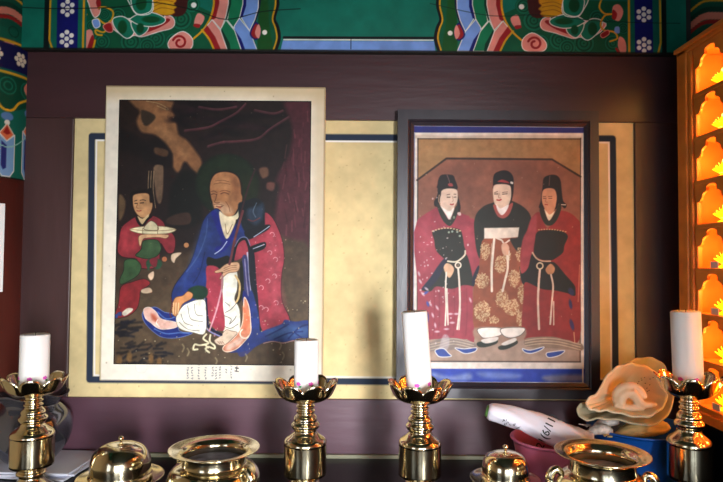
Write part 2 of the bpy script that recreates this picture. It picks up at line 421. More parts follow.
def lotus_half(P, T):
    """ornament block; drawing coordinates of the left block, T maps them"""
    f = T
    P.P(f([(330, 0), (790, -10), (940, 60), (1010, 110), (1020, 245), (330, 245)]), (16, 92, 62), sm=False)
    # cloud scrolls
    for (cx, cy, r) in ((495, 80, 40), (430, 75, 28), (560, 205, 52), (680, 190, 48), (800, 95, 54), (420, 205, 42), (850, 25, 40), (770, 205, 44), (370, 130, 30), (640, 225, 40)):
        p = f([(cx, cy)])[0]; k = P.T[2]
        P.E(p[0], p[1], r, r, (12, 70, 48))
        for q, c in ((.86, (24, 112, 84)), (.5, (22, 106, 78)), (.18, (22, 104, 76))):
            P.ring(p[0], p[1], r * q, r * .2 / k, c)
    # lotus
    P.P(f([(470, 140), (520, 175), (550, 188), (575, 175), (610, 182), (660, 168), (700, 155), (755, 140), (770, 112), (755, 84), (720, 78), (700, 90), (470, 100)]), PK, out=WH)
    P.P(f([(480, 130), (550, 172), (575, 160), (615, 166), (690, 140), (745, 105), (735, 92), (700, 100)]), RD)
    P.P(f([(745, -40), (825, -40), (830, 20), (822, 60), (800, 80), (765, 82), (745, 60)]), MR)
    P.P(f([(640, -20), (760, -30), (776, 5), (764, 22), (778, 38), (764, 50), (768, 66), (735, 78), (680, 70), (640, 40)]), YL, out=(150, 90, 24))
    for y in (8, 26, 46): P.L(f([(665, y + 12), (705, y - 4), (760, y + 4)]), (150, 90, 24), .6)
    pet = [[(470, 110), (490, 150), (540, 190), (575, 160), (555, 110), (520, 85), (480, 90)],
           [(560, 110), (570, 150), (600, 178), (640, 150), (640, 110), (600, 100)],
           [(555, 95), (600, 70), (660, 65), (720, 90), (715, 115), (660, 132), (600, 125), (560, 105)],
           [(540, -20), (560, 40), (590, 75), (650, 70), (665, 30), (640, -20)],
           [(650, -15), (660, 30), (650, 60), (610, 74), (580, 66), (560, 30), (565, -20)]]
    for q in pet: P.P(f(q), G2, out=WH, ow=.9)
    for (cx, cy, rx, ry) in ((518, 135, 22, 32), (655, 98, 44, 16), (606, 20, 26, 34), (604, 140, 18, 24)):
        p = f([(cx, cy)])[0]; P.E(p[0], p[1], rx, ry, G1, 1.2)
def T_id(pts): return pts
# left block in view (15,0) scale 4.82
P.view(15, 0, 4.82)
lotus_half(P, T_id)
P.P([(335, -20), (395, -20), (410, 60), (385, 90), (365, 60), (352, 20)], PK, out=WH)
P.P([(400, -10), (412, 20), (405, 55), (388, 20)], RD)
P.L([(345, 75), (335, 110), (345, 160), (340, 200), (345, 245)], YL, 1.2)
P.L([(400, 95), (435, 120), (465, 100), (470, 60), (430, 40), (400, 45)], YL, 1.7)
P.L([(455, 120), (430, 160), (390, 150), (395, 170), (420, 175)], YL, 1.8)
P.P([(372, 105), (400, 98), (410, 130), (385, 140)], SB, out=WH)
P.P([(425, 130), (460, 115), (472, 155), (445, 158)], RD, out=PK)
P.P([(340, 160), (370, 150), (380, 200), (350, 245), (330, 230)], PK); P.P([(372, 175), (385, 200), (375, 245), (350, 245)], RD)
P.L([(388, 200), (378, 245)], YL, 2)
def side_bands(P, s=1):
    P.P([(163, -80), (345, -80), (345, 245), (175, 245)], (18, 110, 92), sm=False)
    P.P([(140, -80), (166, -80), (168, 245), (140, 236)], (12, 30, 30), sm=False)
    P.L([(168, -80), (168, 200), (184, 242)], YL, 1.9, sm=False)
    P.L([(330, -80), (330, 245)], YL, 2.2, sm=False)
    P.P([(200, -80), (302, -80), (304, 242), (203, 242)], NV, sm=False)
    for cy in (46, 192):
        for a in range(6): P.E(251 + 26 * math.sin(R(60 * a)), cy + 31 * math.cos(R(60 * a)), 11.5, 11.5, WH)
        P.E(251, cy, 11.5, 11.5, WH)
side_bands(P)
# left waves in view (150,0)
def waves(P, T, sh):
    f = T
    # innermost green side
    P.P(f([(640, -60), (760, -60), (760, 300), (640, 300), (640, 240), (625, 170), (600, 120), (628, 60), (620, 0)]), (18, 116, 98), sm=False)
    P.P(f([(520, -60), (612, -60), (624, 20), (600, 90), (612, 130), (625, 180), (610, 245), (520, 245)]), (14, 92, 60), sm=False)
    P.P(f([(535, -60), (560, -60), (575, 120), (590, 245), (520, 245)]), (24, 84, 34), 2)
    P.L(f([(602, -60), (612, 20), (596, 90), (612, 130), (622, 185), (604, 245)]), BK, 4)
    P.L(f([(596, -60), (604, 20), (590, 92), (604, 135), (612, 185), (597, 240)]), YL, 1.7)
    # upper arcs
    P.P(f([(512, -60), (530, -60), (530, 30), (505, 120), (490, 160), (520, 245), (500, 200)]), (20, 20, 60), 1)
    P.P(f([(452, -60), (522, -60), (520, 40), (505, 95), (480, 150), (440, 90), (458, 20)]), SB, sm=False, out=WH)
    P.P(f([(440, -60), (462, -60), (462, 30), (445, 85), (432, 90)]), NV, sm=False)
    P.P(f([(385, -60), (445, -60), (446, 20), (430, 90), (405, 140), (372, 100), (385, 20)]), (20, 124, 84), sm=False, out=WH)
    P.P(f([(372, -60), (388, -60), (390, 20), (372, 90), (360, 90)]), (10, 60, 44), sm=False)
    P.P(f([(318, -60), (376, -60), (376, 20), (365, 80), (342, 145), (302, 100), (320, 30)]), PK, sm=False, out=WH)
    P.P(f([(302, -60), (330, -60), (332, 20), (316, 90), (300, 100), (290, 90), (310, 20)]), RD, sm=False)
    P.L(f([(300, -60), (306, 20), (290, 90), (255, 148), (208, 192)]), YL, 2)
    # lower arcs
    P.P(f([(430, 90), (480, 150), (518, 245), (450, 245), (408, 160), (405, 130)]), SB, sm=False, out=WH)
    P.P(f([(404, 140), (440, 190), (462, 245), (438, 245), (405, 160)]), NV, sm=False)
    P.P(f([(365, 98), (408, 150), (442, 245), (375, 245), (340, 145)]), (20, 124, 84), sm=False, out=WH)
    P.P(f([(345, 140), (385, 210), (390, 245), (372, 245), (340, 160)]), (10, 60, 44), sm=False)
    P.P(f([(298, 98), (340, 150), (375, 245), (320, 245), (265, 140)]), PK, sm=False, out=WH)
    P.P(f([(275, 125), (315, 180), (345, 245), (312, 245), (258, 148)]), RD, sm=False)
    P.L(f([(250, 148), (285, 190), (312, 245)]), YL, 2)
    # little bud and dots
    P.P(f([(508, 112), (528, 135), (530, 170), (510, 192), (484, 165)]), RD, out=NV, ow=1.5)
    P.P(f([(522, 118), (534, 150), (524, 188), (506, 160)]), PK)
    p = f([(553, 158)])[0]; P.E(p[0], p[1], 12, 12, WH)
    p = f([(209, 28)])[0]; P.E(p[0], p[1], 13, 13, WH)
    P.P(f([(228, 68), (262, 85), (245, 125), (212, 120)]), PK); P.P(f([(215, 118), (242, 122), (236, 138), (210, 130)]), RD)
    P.P(f([(88, 215), (110, 180), (160, 155), (205, 190), (195, 240), (110, 245)]), PK, out=WH)
    q = f([(145, 208)])[0]
    P.ring(q[0], q[1], 34, 2.2, RD, 200, 620, -22)
P.view(150, 0, 4.82)
waves(P, T_id, 1)
P.view(420, 0, 4.82)
mir = lambda pts: [(698 - x, y) for x, y in pts]      # the right half mirrors the left
waves(P, mir, 1)
P.view(420, 0, 4.82)
# right lotus block: mirror around x so that view (15..) lands right
xo = 1353 + 1353   # computed centre line of the beam in this view
mirl = lambda pts: [(698 - (x - (150 - 15) * 4.82), y) for x, y in pts]
lotus_half(P, mirl)
waves(P, mir, 1)
P.view(560, 0, 4.82)
P.L([(200, -10), (190, 30), (215, 60), (250, 62), (215, 70), (195, 110), (210, 140), (260, 150), (275, 180), (240, 195)], YL, 1.7)
P.P([(255, 25), (285, 15), (305, 50), (285, 95), (255, 80)], PK); P.P([(255, 40), (275, 60), (265, 90), (250, 80)], RD)
P.P([(265, 125), (285, 125), (285, 155), (262, 150)], SB)
P.P([(195, 160), (230, 140), (235, 160), (205, 178)], RD, out=PK)
P.P([(285, 172), (312, 190), (318, 240), (300, 262), (278, 220)], PK); P.L([(270, 230), (290, 262)], RD, 2.4)
P.P([(322, -80), (488, -80), (488, 262), (322, 262)], (18, 104, 88), sm=False)
P.L([(332, -80), (332, 262)], YL, 2.2, sm=False)
P.L([(482, -80), (484, 200), (470, 258)], YL, 2, sm=False)
P.P([(358, -80), (445, -80), (448, 262), (360, 262)], NV, sm=False)
for cy in (63, 212):
    for a in range(6): P.E(404 + 28 * math.sin(R(60 * a)), cy + 28 * math.cos(R(60 * a)), 11.5, 11.5, WH)
    P.E(404, cy, 11.5, 11.5, WH)
P.P([(490, -80), (512, -80), (512, 262), (490, 262)], (10, 22, 24), sm=False)
# blue strip and cracks
P.view(0, 0, 1)
P.P([(283, 41), (434, 41), (436, 54), (280, 54)], SB, .6, sm=False); P.L([(284, 40), (433, 40)], WH, 1.3)
P.L([(284, 37.8), (433, 37.8)], BK, 2.4); P.L([(351, 39), (351, 49)], BK, .7)
P.L([(22, 9), (60, 10), (120, 8), (150, 3), (195, 11), (226, 20), (262, 12), (300, 9)], (10, 20, 20), .9, alpha=.8)
P.L([(430, 3), (490, 15), (540, 14), (600, 20), (680, 22)], (10, 30, 30), .7, alpha=.7)
P.L([(22, 49.5), (686, 52.5)], (26, 22, 20), 1.6, 1.5)
P.mottle(.1, 12, 8); P.mottle(.12, 60, 9)
grid_mesh('painted_face', nx, ny, flat_rect(bx0, bx1, bz0, bz0 + bh, -.006), rgba(P.C, .98, 1, 1.06), M_papert, bt)
# side tie beams running from the columns towards the viewer
for s_, cx, lb in ((-1, cxl, 'dark teal tie beam running from the left column towards the viewer'), (1, cxr, 'dark teal tie beam running above the glowing cabinet')):
    o = boxes('tie_beam', [(cx - .05, cx + .05, .2, 1.62, bz0 + .02, bz0 + bh)], M_teal, None, .004); tag(o, lb, 'beam')
# ---------------------------------------------------------------- left painting: seated monk with attendant
LY = 1.655
def rect_px(x0, x1, y0, y1, Y):
    a, b = at(x0, (y0 + y1) / 2, Y), at(x1, (y0 + y1) / 2, Y); c, d = at((x0 + x1) / 2, y0, Y), at((x0 + x1) / 2, y1, Y)
    return a.x, b.x, d.z, c.z
lx0, lx1, lz0_, lz1_ = rect_px(103, 324, 86.5, 381.5, LY)
hp_ = thing('hanging_painting', 'old painting of a seated bald monk in blue robe, mounted on cream board', 'painting', ((lx0 + lx1) / 2, LY, lz0_))
ox, oz = (lx0 + lx1) / 2, lz0_
boxes('backing_board', [(lx0 - ox, lx1 - ox, .001, .024, 0, lz1_ - oz)], M_plaster, hp_, .002)
nx, ny = 460, 600
X, Y = sheet_coords(nx, ny, (107, 87), (324, 86), (324, 382), (99, 381))
P = Paint(X, Y, (232, 224, 206))
P.mottle(.10, 50, 11); P.mottle(.05, 6, 12)
# yellowed, foxed paper along the top and right margins
P.P([(100, 80), (330, 80), (330, 99), (214, 96), (100, 99)], (206, 182, 138), 14, alpha=.75)
P.P([(312, 80), (330, 80), (330, 330), (318, 330)], (206, 184, 144), 10, alpha=.6)
P.L([(107, 87.5), (324, 86.5)], (150, 128, 96), 1.4, 1.5); P.L([(323.5, 87), (323.5, 381)], (170, 145, 110), 1.2, 1.2)
P.L([(107, 87), (99.5, 381)], (180, 160, 120), 1, 1.2); P.L([(99, 380.6), (324, 381.6)], (120, 110, 100), 1, .8)
P.L([(135, 366), (136, 371), (139, 373), (144, 373), (147, 369)], (214, 212, 206), .8)
P.specks(50, 105, 322, 88, 380, (150, 130, 100), .6, 3, .5)
# small columns of brush writing in the bottom margin
rs = random.Random(5)
for cx, y0, y1 in ((188, 367, 379), (192.5, 367, 379), (199, 367, 379), (206, 367, 379), (213, 367, 377), (216.5, 367, 379), (220.5, 366.5, 378), (226.5, 369, 373.5), (232, 366, 378)):
    y = y0
    while y < y1:
        for _ in range(3):
            a = rs.uniform(-1, 1); P.L([(cx + a, y + rs.uniform(0, 1)), (cx + rs.uniform(-1, 1), y + rs.uniform(.6, 2))], (70, 74, 92), .45, .5, sm=False, alpha=.8)
        y += 2.6
P.L([(236, 368), (239, 368.4)], (40, 40, 50), 1.2); P.L([(237.6, 366.5), (237, 371.5)], (50, 50, 60), .8); P.L([(235.5, 371), (239, 371.6)], (40, 40, 50), .9)
grid_mesh('mount', nx, ny, flat_rect(lx0 - ox, lx1 - ox, 0, lz1_ - oz, -.0005), rgba(P.C, .95), M_paperc, hp_)

nx, ny = 480, 640
X, Y = sheet_coords(nx, ny, (118.5, 101), (311, 99.5), (309, 365), (114, 365))
P = Paint(X, Y, (46, 32, 30))
V = P.view
# lower ground
V(0, 0, 1)
P.P([(105, 270), (150, 262), (190, 250), (300, 225), (320, 240), (320, 375), (105, 375)], (88, 70, 52), 14)
P.P([(105, 310), (170, 290), (240, 300), (320, 290), (320, 375), (105, 375)], (104, 86, 64), 16, alpha=.7)
# rocks and sky of the upper left
V(105, 85, 3.214)
P.P([(40, 50), (130, 50), (110, 100), (95, 150), (60, 170), (40, 200)], (50, 34, 28), 3)
P.P([(75, 40), (210, 45), (212, 80), (225, 110), (235, 160), (262, 180), (290, 215), (310, 250), (300, 290), (280, 275), (255, 250), (235, 285), (215, 262), (215, 225), (190, 195), (160, 165), (115, 155), (100, 120), (110, 90), (90, 70)], (138, 98, 64), 3)
P.P([(150, 120), (200, 140), (240, 190), (270, 230), (250, 240), (210, 200), (170, 160)], (160, 118, 80), 5, alpha=.6)
P.L([(130, 55), (170, 62), (200, 78), (195, 82), (165, 70)], (190, 170, 130), .6, alpha=.7)
P.P([(115, 85), (150, 95), (160, 110), (135, 135), (118, 125)], (66, 52, 40), 2)
P.P([(45, 150), (90, 160), (130, 185), (170, 175), (205, 210), (215, 260), (180, 270), (130, 250), (80, 220), (45, 210)], (34, 26, 26), 4)
P.P([(160, 205), (200, 215), (195, 235), (160, 225)], (96, 70, 50), 2)
for i in range(26):
    x = random.uniform(205, 560); y = random.uniform(55, 170)
    P.E(x, y, random.uniform(25, 60), random.uniform(5, 12), random.choice([(28, 18, 24), (34, 22, 26), (60, 34, 42), (24, 20, 22)]), 3, .7, random.uniform(-25, 25))
for q in ([(255, 150), (330, 138), (370, 118), (420, 90), (450, 60)], [(380, 185), (430, 182), (490, 172), (530, 140), (590, 100)], [(330, 200), (360, 190), (380, 185)], [(300, 72), (360, 80), (420, 70)], [(480, 80), (540, 90), (570, 80)]):
    P.L(q, (112, 62, 72), 2, 1.6, alpha=.7); P.L([(x, y - 3) for x, y in q], (140, 84, 92), .7, .8, alpha=.6)
P.P([(575, 45), (660, 45), (660, 480), (640, 500), (560, 480), (545, 420), (560, 330), (550, 300), (590, 220), (600, 130)], (92, 44, 54), 5)
for i in range(34):
    x = random.uniform(565, 650); y = random.uniform(70, 470)
    P.L([(x, y), (x + random.uniform(-8, 8), y + random.uniform(15, 50))], random.choice([(122, 60, 72), (60, 28, 38), (140, 78, 84)]), 1.2, 1.2, alpha=.5)
P.P([(250, 280), (300, 300), (310, 400), (300, 450), (215, 460), (205, 400), (215, 330)], (24, 26, 22), 5)
P.P([(225, 420), (270, 415), (272, 450), (215, 455), (195, 440)], (76, 54, 44), 2)
P.P([(155, 270), (180, 262), (187, 280), (183, 370), (170, 385), (160, 340)], (124, 100, 78), 1.6)
for x in (140, 148, 156): P.L([(x, 282), (x - 2, 340), (x + 6, 400)], (160, 138, 104), .7)
P.P([(495, 270), (520, 265), (525, 290), (505, 300)], (120, 86, 66), 2); P.P([(520, 315), (545, 315), (540, 340), (520, 335)], (120, 80, 70), 2)
P.P([(45, 360), (65, 380), (60, 420), (45, 440)], (110, 88, 62), 2)
# halo
P.E(392, 322, 103, 100, (26, 42, 28), 2.5); P.E(392, 322, 94, 92, (32, 50, 30), 3); P.E(460, 340, 40, 60, (54, 58, 28), 6, .4)
# ---- monk, outline pieces
V(190, 160, 8.03)
P.P([(150, 250), (160, 170), (190, 115), (250, 92), (310, 92), (370, 118), (405, 160), (418, 230), (420, 330), (400, 380), (350, 470), (240, 470), (190, 400), (165, 330)], (34, 26, 22), 2)
P.P([(158, 230), (172, 160), (210, 115), (270, 100), (330, 108), (380, 140), (402, 200), (408, 270), (418, 300), (415, 345), (398, 370), (375, 410), (350, 450), (300, 470), (240, 455), (200, 405), (180, 350), (166, 300)], (182, 128, 84), 1.2)
P.P([(175, 190), (220, 150), (300, 150), (340, 200), (330, 240), (260, 240), (190, 230)], (200, 146, 98), 5, alpha=.8)
P.P([(330, 130), (385, 170), (400, 260), (370, 330), (345, 260)], (150, 98, 62), 6, alpha=.7)
P.P([(190, 360), (250, 350), (320, 385), (340, 430), (260, 450), (205, 400)], (214, 176, 140), 5, alpha=.8)
for q, w_ in (([(170, 285), (190, 278), (212, 286)], .7), ([(245, 278), (275, 268), (310, 280)], .8), ([(165, 262), (190, 256), (215, 268)], .5), ([(240, 258), (280, 250), (320, 262)], .5),
             ([(215, 280), (205, 320), (196, 345), (215, 352), (235, 348)], .6), ([(210, 378), (235, 384), (258, 378)], .9), ([(190, 365), (230, 362), (270, 372)], .4), ([(285, 340), (310, 380), (320, 420)], .4),
             ([(190, 200), (250, 190), (320, 200)], .35), ([(200, 175), (260, 168), (310, 180)], .35)):
    P.L(q, (96, 52, 34), w_, .7, alpha=.85)
P.P([(222, 380), (250, 382), (245, 392), (225, 390)], (176, 90, 66), 1)
P.P([(240, 430), (300, 460), (370, 440), (400, 370), (412, 385), (380, 480), (250, 500)], (226, 214, 176), 1)
V(190, 210, 6.025)
# red cloak on the viewer's right
P.P([(445, 20), (490, 40), (530, 110), (560, 200), (568, 300), (555, 380), (550, 480), (560, 560), (598, 640), (600, 690), (520, 710), (440, 740), (400, 640), (380, 500), (350, 300), (300, 260), (300, 200), (360, 150), (430, 130)], (168, 62, 78), 1.2, out=(60, 20, 34), ow=.7)
P.P([(480, 120), (520, 150), (548, 260), (540, 420), (570, 600), (500, 640), (470, 400), (460, 220)], (188, 84, 98), 9, alpha=.6)
for x, y in ((495, 150), (515, 300), (470, 430), (430, 470), (480, 260), (510, 400), (460, 600), (520, 560), (430, 590)):
    P.ring(x, y, 13, .7, (214, 150, 156), 200, 420)
# blue robe
P.P([(130, 10), (170, 0), (215, 60), (260, 150), (300, 30), (330, 10), (340, 200), (230, 330), (110, 480), (100, 520), (60, 540), (-80, 600), (-110, 540), (-90, 460), (0, 330), (50, 180), (80, 70)], (40, 62, 128), 1.2, out=(20, 26, 60), ow=.7)
P.P([(60, 130), (110, 90), (120, 200), (60, 300), (-20, 420), (-60, 480), (0, 330)], (64, 92, 150), 8, alpha=.6)
P.L([(105, 60), (95, 160), (50, 280), (-20, 380)], (96, 124, 176), .7, 1.2, alpha=.7); P.L([(90, 260), (60, 380), (20, 450)], (20, 34, 90), .8, 1, alpha=.8)
P.P([(128, 30), (160, 20), (190, 90), (212, 180), (240, 160), (262, 110), (280, 90), (250, 200), (190, 262), (150, 250), (160, 225), (190, 200)], (34, 44, 140), 1)
P.P([(175, 15), (212, 40), (240, 60), (275, 60), (262, 110), (222, 180), (190, 110)], (228, 212, 178), 1)
P.L([(212, 90), (224, 150), (255, 90)], (150, 120, 86), .6); P.L([(150, 270), (190, 240), (222, 195)], (180, 190, 220), 1)
P.P([(108, 290), (160, 300), (230, 280), (240, 330), (170, 360), (105, 340)], (26, 28, 22), 1.2)
# the bag / staff head on the shoulder
P.P([(290, -30), (330, -50), (400, -70), (445, -30), (450, 40), (440, 120), (340, 140), (300, 60)], (24, 34, 44), 1.5)
P.P([(345, 0), (400, -20), (440, -40), (440, 40), (400, 90), (350, 60)], (62, 84, 110), 4, alpha=.7)
P.P([(330, 130), (420, 100), (480, 90), (470, 120), (400, 160), (350, 180)], (20, 26, 36), 1.2); P.L([(385, 165), (430, 135), (478, 100)], (170, 180, 200), .9)
P.P([(355, 230), (450, 195), (448, 235), (370, 262)], (18, 24, 34), 1); P.L([(360, 245), (448, 210)], (176, 180, 196), .9)
P.L([(395, 45), (380, 10), (400, -40)], (110, 130, 150), .8, 1); P.L([(350, 60), (380, 70), (420, 50)], (140, 60, 60), .8, 1)
# red inner robe and belt area
P.P([(102, 345), (180, 360), (200, 470), (190, 620), (200, 720), (150, 700), (110, 640), (95, 520), (100, 430)], (170, 62, 80), 1.2)
P.P([(275, 200), (320, 180), (352, 210), (340, 260), (300, 300), (262, 300)], (176, 66, 82), 1)
P.L([(258, 310), (278, 220), (305, 185), (335, 180), (352, 215), (360, 250)], (24, 26, 40), 2.6); P.L([(270, 225), (300, 175), (340, 170), (362, 215)], (130, 140, 170), .8)
# dark facings
P.P([(352, 255), (385, 250), (400, 420), (410, 520), (440, 735), (560, 690), (560, 725), (420, 760), (385, 640), (365, 480)], (22, 30, 48), 1)
P.L([(346, 260), (356, 420), (378, 560), (400, 700), (418, 775), (500, 750), (562, 725), (566, 700)], (182, 182, 206), 1.4)
P.P([(315, 290), (345, 290), (356, 420), (375, 560), (400, 700), (420, 790), (330, 880), (290, 860), (320, 760), (345, 640), (335, 520), (318, 430)], (66, 68, 122), 1.2)
P.L([(330, 300), (340, 420), (352, 520)], (160, 150, 180), 1, 1)
P.P([(302, 330), (318, 330), (325, 500), (300, 560), (270, 560), (300, 480)], (32, 34, 26), 1)
# white inner trouser / sleeve cloth
P.P([(205, 385), (250, 370), (285, 380), (285, 480), (270, 540), (300, 600), (305, 700), (290, 760), (250, 770), (205, 740), (195, 640), (190, 540), (200, 460)], (236, 232, 216), 1, out=(120, 116, 100), ow=.5)
P.L([(275, 400), (300, 450), (296, 520), (280, 560)], (214, 182, 124), 2)
for q in ([(215, 620), (250, 600), (285, 560)], [(210, 640), (250, 660), (240, 690), (270, 660), (280, 640)], [(205, 700), (245, 715), (290, 690)], [(215, 560), (240, 580)]): P.L(q, (96, 92, 84), .6)
# the hand on the staff
P.P([(150, 375), (180, 360), (220, 330), (285, 318), (300, 345), (285, 375), (230, 385), (190, 420), (180, 415), (200, 380), (160, 385)], (222, 178, 138), 1, out=(120, 80, 54), ow=.5)
for y in (345, 358, 370): P.L([(205, y + 12), (245, y - 4), (280, y - 6)], (150, 104, 74), .5)
# staff
V(190, 160, 8.03)
P.L([(520, 80), (470, 210), (435, 330), (395, 480)], (70, 40, 44), 1.8)
V(190, 210, 6.025)
P.L([(318, 10), (292, 100), (268, 190), (248, 290), (238, 330)], (122, 62, 66), 2.4); P.L([(196, 400), (190, 520), (178, 640), (150, 760)], (180, 130, 134), 1.8)
# blue lower robe, right, spread on the ground
V(190, 280, 5.67)
P.P([(400, 290), (440, 280), (520, 250), (540, 225), (600, 235), (680, 232), (680, 335), (640, 345), (590, 338), (530, 352), (470, 345), (420, 355), (340, 395), (260, 412), (230, 405), (300, 360), (340, 290), (350, 200), (330, 120), (350, 60), (380, 150), (395, 230)], (44, 66, 136), 1.2)
P.P([(440, 290), (520, 260), (600, 255), (670, 262), (660, 320), (540, 330), (450, 330)], (74, 112, 160), 6, alpha=.7)
for q in ([(430, 320), (500, 285), (560, 250)], [(480, 335), (560, 300), (640, 290)], [(560, 330), (620, 270), (670, 250)], [(600, 300), (640, 330)]): P.L(q, (24, 40, 104), 1.2, 1.4, alpha=.8)
P.L([(420, 358), (475, 347), (530, 356), (590, 342), (640, 348), (678, 338)], (190, 150, 150), .9)
P.P([(305, 60), (335, 110), (352, 220), (345, 290), (300, 360), (250, 400), (225, 405), (290, 345), (320, 280), (330, 200), (300, 120)], (34, 44, 130), 1)
# sole / skirt with orange lining
P.P([(310, 100), (335, 150), (345, 230), (345, 300), (310, 350), (265, 392), (215, 408), (188, 395), (200, 370), (240, 340), (275, 300), (300, 240), (305, 160)], (214, 138, 104), 1, out=(236, 214, 190), ow=.8)
P.P([(210, 375), (250, 345), (300, 320), (300, 350), (250, 385), (210, 400)], (232, 190, 170), 3)
P.P([(300, 150), (335, 200), (335, 260), (310, 280), (305, 200)], (222, 120, 80), 2, alpha=.8)
P.ring(312, 305, 26, 1.2, (240, 226, 206), 30, 240)
# right foot toes
P.P([(205, 285), (235, 290), (270, 300), (245, 330), (205, 365), (165, 370), (140, 345), (175, 320)], (226, 202, 176), 1, out=(130, 96, 80), ow=.5)
for x in (160, 172, 184): P.L([(x, 350), (x + 12, 362)], (140, 100, 84), .5)
# lower edge of red inner robe with dark blue hem
P.P([(95, 100), (120, 60), (180, 60), (190, 160), (200, 240), (190, 290), (130, 270), (110, 200)], (172, 64, 82), 1)
P.L([(92, 110), (98, 200), (110, 270), (180, 312)], (24, 30, 70), 2.4); P.L([(84, 100), (85, 200), (98, 280), (170, 320)], (150, 150, 204), 1.2)
P.L([(180, 60), (150, 180), (112, 290)], (204, 150, 160), 1.6)
P.specks(26, 196, 232, 285, 330, (214, 150, 156), .5, 8); P.specks(30, 255, 290, 235, 325, (214, 150, 156), .5, 9)
# ribbon ends of the staff cord
for q in ([(95, 310), (78, 335), (108, 360), (60, 372), (30, 368), (22, 395), (45, 395)], [(118, 315), (115, 350), (142, 375), (140, 390), (105, 380), (92, 395), (112, 412)], [(90, 370), (105, 385)]):
    P.L(q, (224, 216, 180), 1.8)
# ---- lower left: bent leg, hand with beads
V(110, 290, 6.025)
P.P([(270, 110), (330, 140), (400, 160), (420, 250), (500, 262), (420, 290), (330, 292), (270, 262), (210, 200), (200, 140)], (32, 54, 132), 1, out=(110, 130, 180), ow=.6)
P.L([(290, 140), (340, 180), (390, 170)], (96, 130, 190), 1, 1); P.L([(270, 240), (340, 268), (420, 262), (480, 266)], (96, 130, 190), 1, 1)
P.P([(205, 125), (240, 112), (280, 140), (310, 180), (380, 195), (408, 205), (400, 230), (330, 242), (290, 235), (250, 205), (215, 175)], (230, 186, 170), 1, out=(236, 220, 206), ow=.6)
P.P([(250, 150), (280, 165), (285, 200), (258, 185)], (206, 110, 80), 3)
P.L([(290, 185), (282, 205), (300, 228)], (250, 226, 214), 1)
P.P([(400, 175), (420, 130), (460, 90), (560, 60), (580, 120), (575, 262), (500, 258), (420, 235)], (236, 232, 216), 1, out=(140, 132, 116), ow=.5)
for q in ([(470, 100), (480, 160), (500, 185), (560, 195)], [(510, 90), (520, 150), (560, 160)], [(430, 150), (450, 200), (500, 220)], [(420, 200), (470, 240), (540, 250)]): P.L(q, (110, 104, 92), .6)
P.P([(470, 10), (520, -20), (580, -10), (590, 30), (560, 60), (500, 55)], (28, 66, 46), 1.5)
P.P([(385, 70), (400, 50), (440, 40), (470, 15), (500, 30), (490, 60), (440, 90), (410, 150), (395, 165), (380, 150), (372, 110)], (204, 144, 92), 1, out=(110, 66, 40), ow=.5)
for x in (385, 400, 415): P.L([(x, 85), (x - 3, 150)], (230, 196, 150), 1)
for k in range(11): P.E(372 + 8 * math.sin(k * .6) - (k < 4) * 3, 60 + k * 11, 4.5, 4.5, (110, 48, 44), .6)
# ---- attendant
V(110, 175, 8.03)
P.P([(160, 200), (170, 150), (230, 138), (310, 130), (345, 180), (350, 260), (330, 330), (270, 400), (200, 340)], (30, 22, 20), 2)
P.E(318, 132, 14, 16, (26, 20, 20))
P.P([(180, 210), (190, 175), (250, 160), (310, 168), (318, 230), (340, 240), (335, 290), (310, 340), (260, 360), (215, 330), (188, 280)], (196, 150, 104), 1.2, out=(90, 56, 40), ow=.5)
P.L([(195, 225), (215, 218)], (60, 36, 28), .7); P.L([(240, 218), (265, 214), (285, 220)], (60, 36, 28), .7); P.L([(198, 243), (215, 243)], (50, 30, 24), .9); P.L([(240, 240), (268, 238)], (50, 30, 24), .9)
P.L([(222, 240), (212, 275), (226, 282)], (120, 76, 50), .5); P.L([(215, 302), (232, 305), (248, 300)], (160, 70, 60), 1)
P.P([(220, 345), (260, 365), (310, 330), (300, 380), (265, 415), (235, 385)], (214, 188, 140), 1)
V(110, 230, 8.03)
P.P([(60, 180), (75, 80), (90, 0), (140, -50), (210, -90), (240, -40), (262, -22), (300, -70), (350, -100), (420, -60), (450, -10), (515, 60), (525, 130), (510, 190), (460, 195), (400, 120), (390, 300), (250, 320), (215, 250), (150, 240), (90, 225)], (150, 52, 62), 1.2, out=(60, 22, 30), ow=.6)
P.P([(85, 60), (140, 10), (200, 60), (220, 140), (150, 210), (90, 180)], (176, 66, 74), 8, alpha=.6)
P.L([(212, -80), (230, -40), (262, -22), (300, -70), (330, -95)], (28, 20, 24), 2.2)
P.P([(270, 100), (380, 95), (410, 160), (380, 220), (310, 245), (240, 235), (205, 215), (250, 170)], (66, 98, 62), 1, out=(30, 44, 30), ow=.6)
P.P([(300, 130), (370, 120), (390, 165), (330, 205), (280, 190)], (92, 124, 84), 6, alpha=.5)
P.P([(120, 260), (200, 250), (250, 300), (230, 370), (160, 420), (90, 450), (80, 410), (110, 340)], (70, 106, 66), 1, out=(34, 50, 34), ow=.6)
P.P([(290, 270), (340, 240), (400, 250), (420, 290), (380, 330), (330, 300), (310, 340)], (52, 92, 66), 1)
P.P([(320, 250), (380, 235), (370, 310), (330, 290)], (142, 48, 60), 1)
P.P([(90, 470), (180, 430), (270, 405), (320, 430), (310, 460), (250, 500), (240, 560), (220, 640), (150, 700), (60, 720), (40, 700), (70, 600)], (160, 48, 54), 1.2, out=(70, 24, 28), ow=.6)
P.P([(235, 60), (320, 45), (465, 50), (450, 80), (390, 72), (300, 78), (265, 90), (245, 145), (232, 120)], (214, 172, 130), 1, out=(110, 74, 54), ow=.5)
P.P([(160, 10), (230, -10), (340, -18), (450, -14), (530, 8), (470, 38), (380, 46), (260, 44), (190, 30)], (224, 214, 176), 1, out=(130, 110, 80), ow=.6)
P.P([(275, 10), (290, -30), (330, -60), (375, -30), (382, 15)], (206, 196, 160), 1, out=(96, 82, 62), ow=.6)
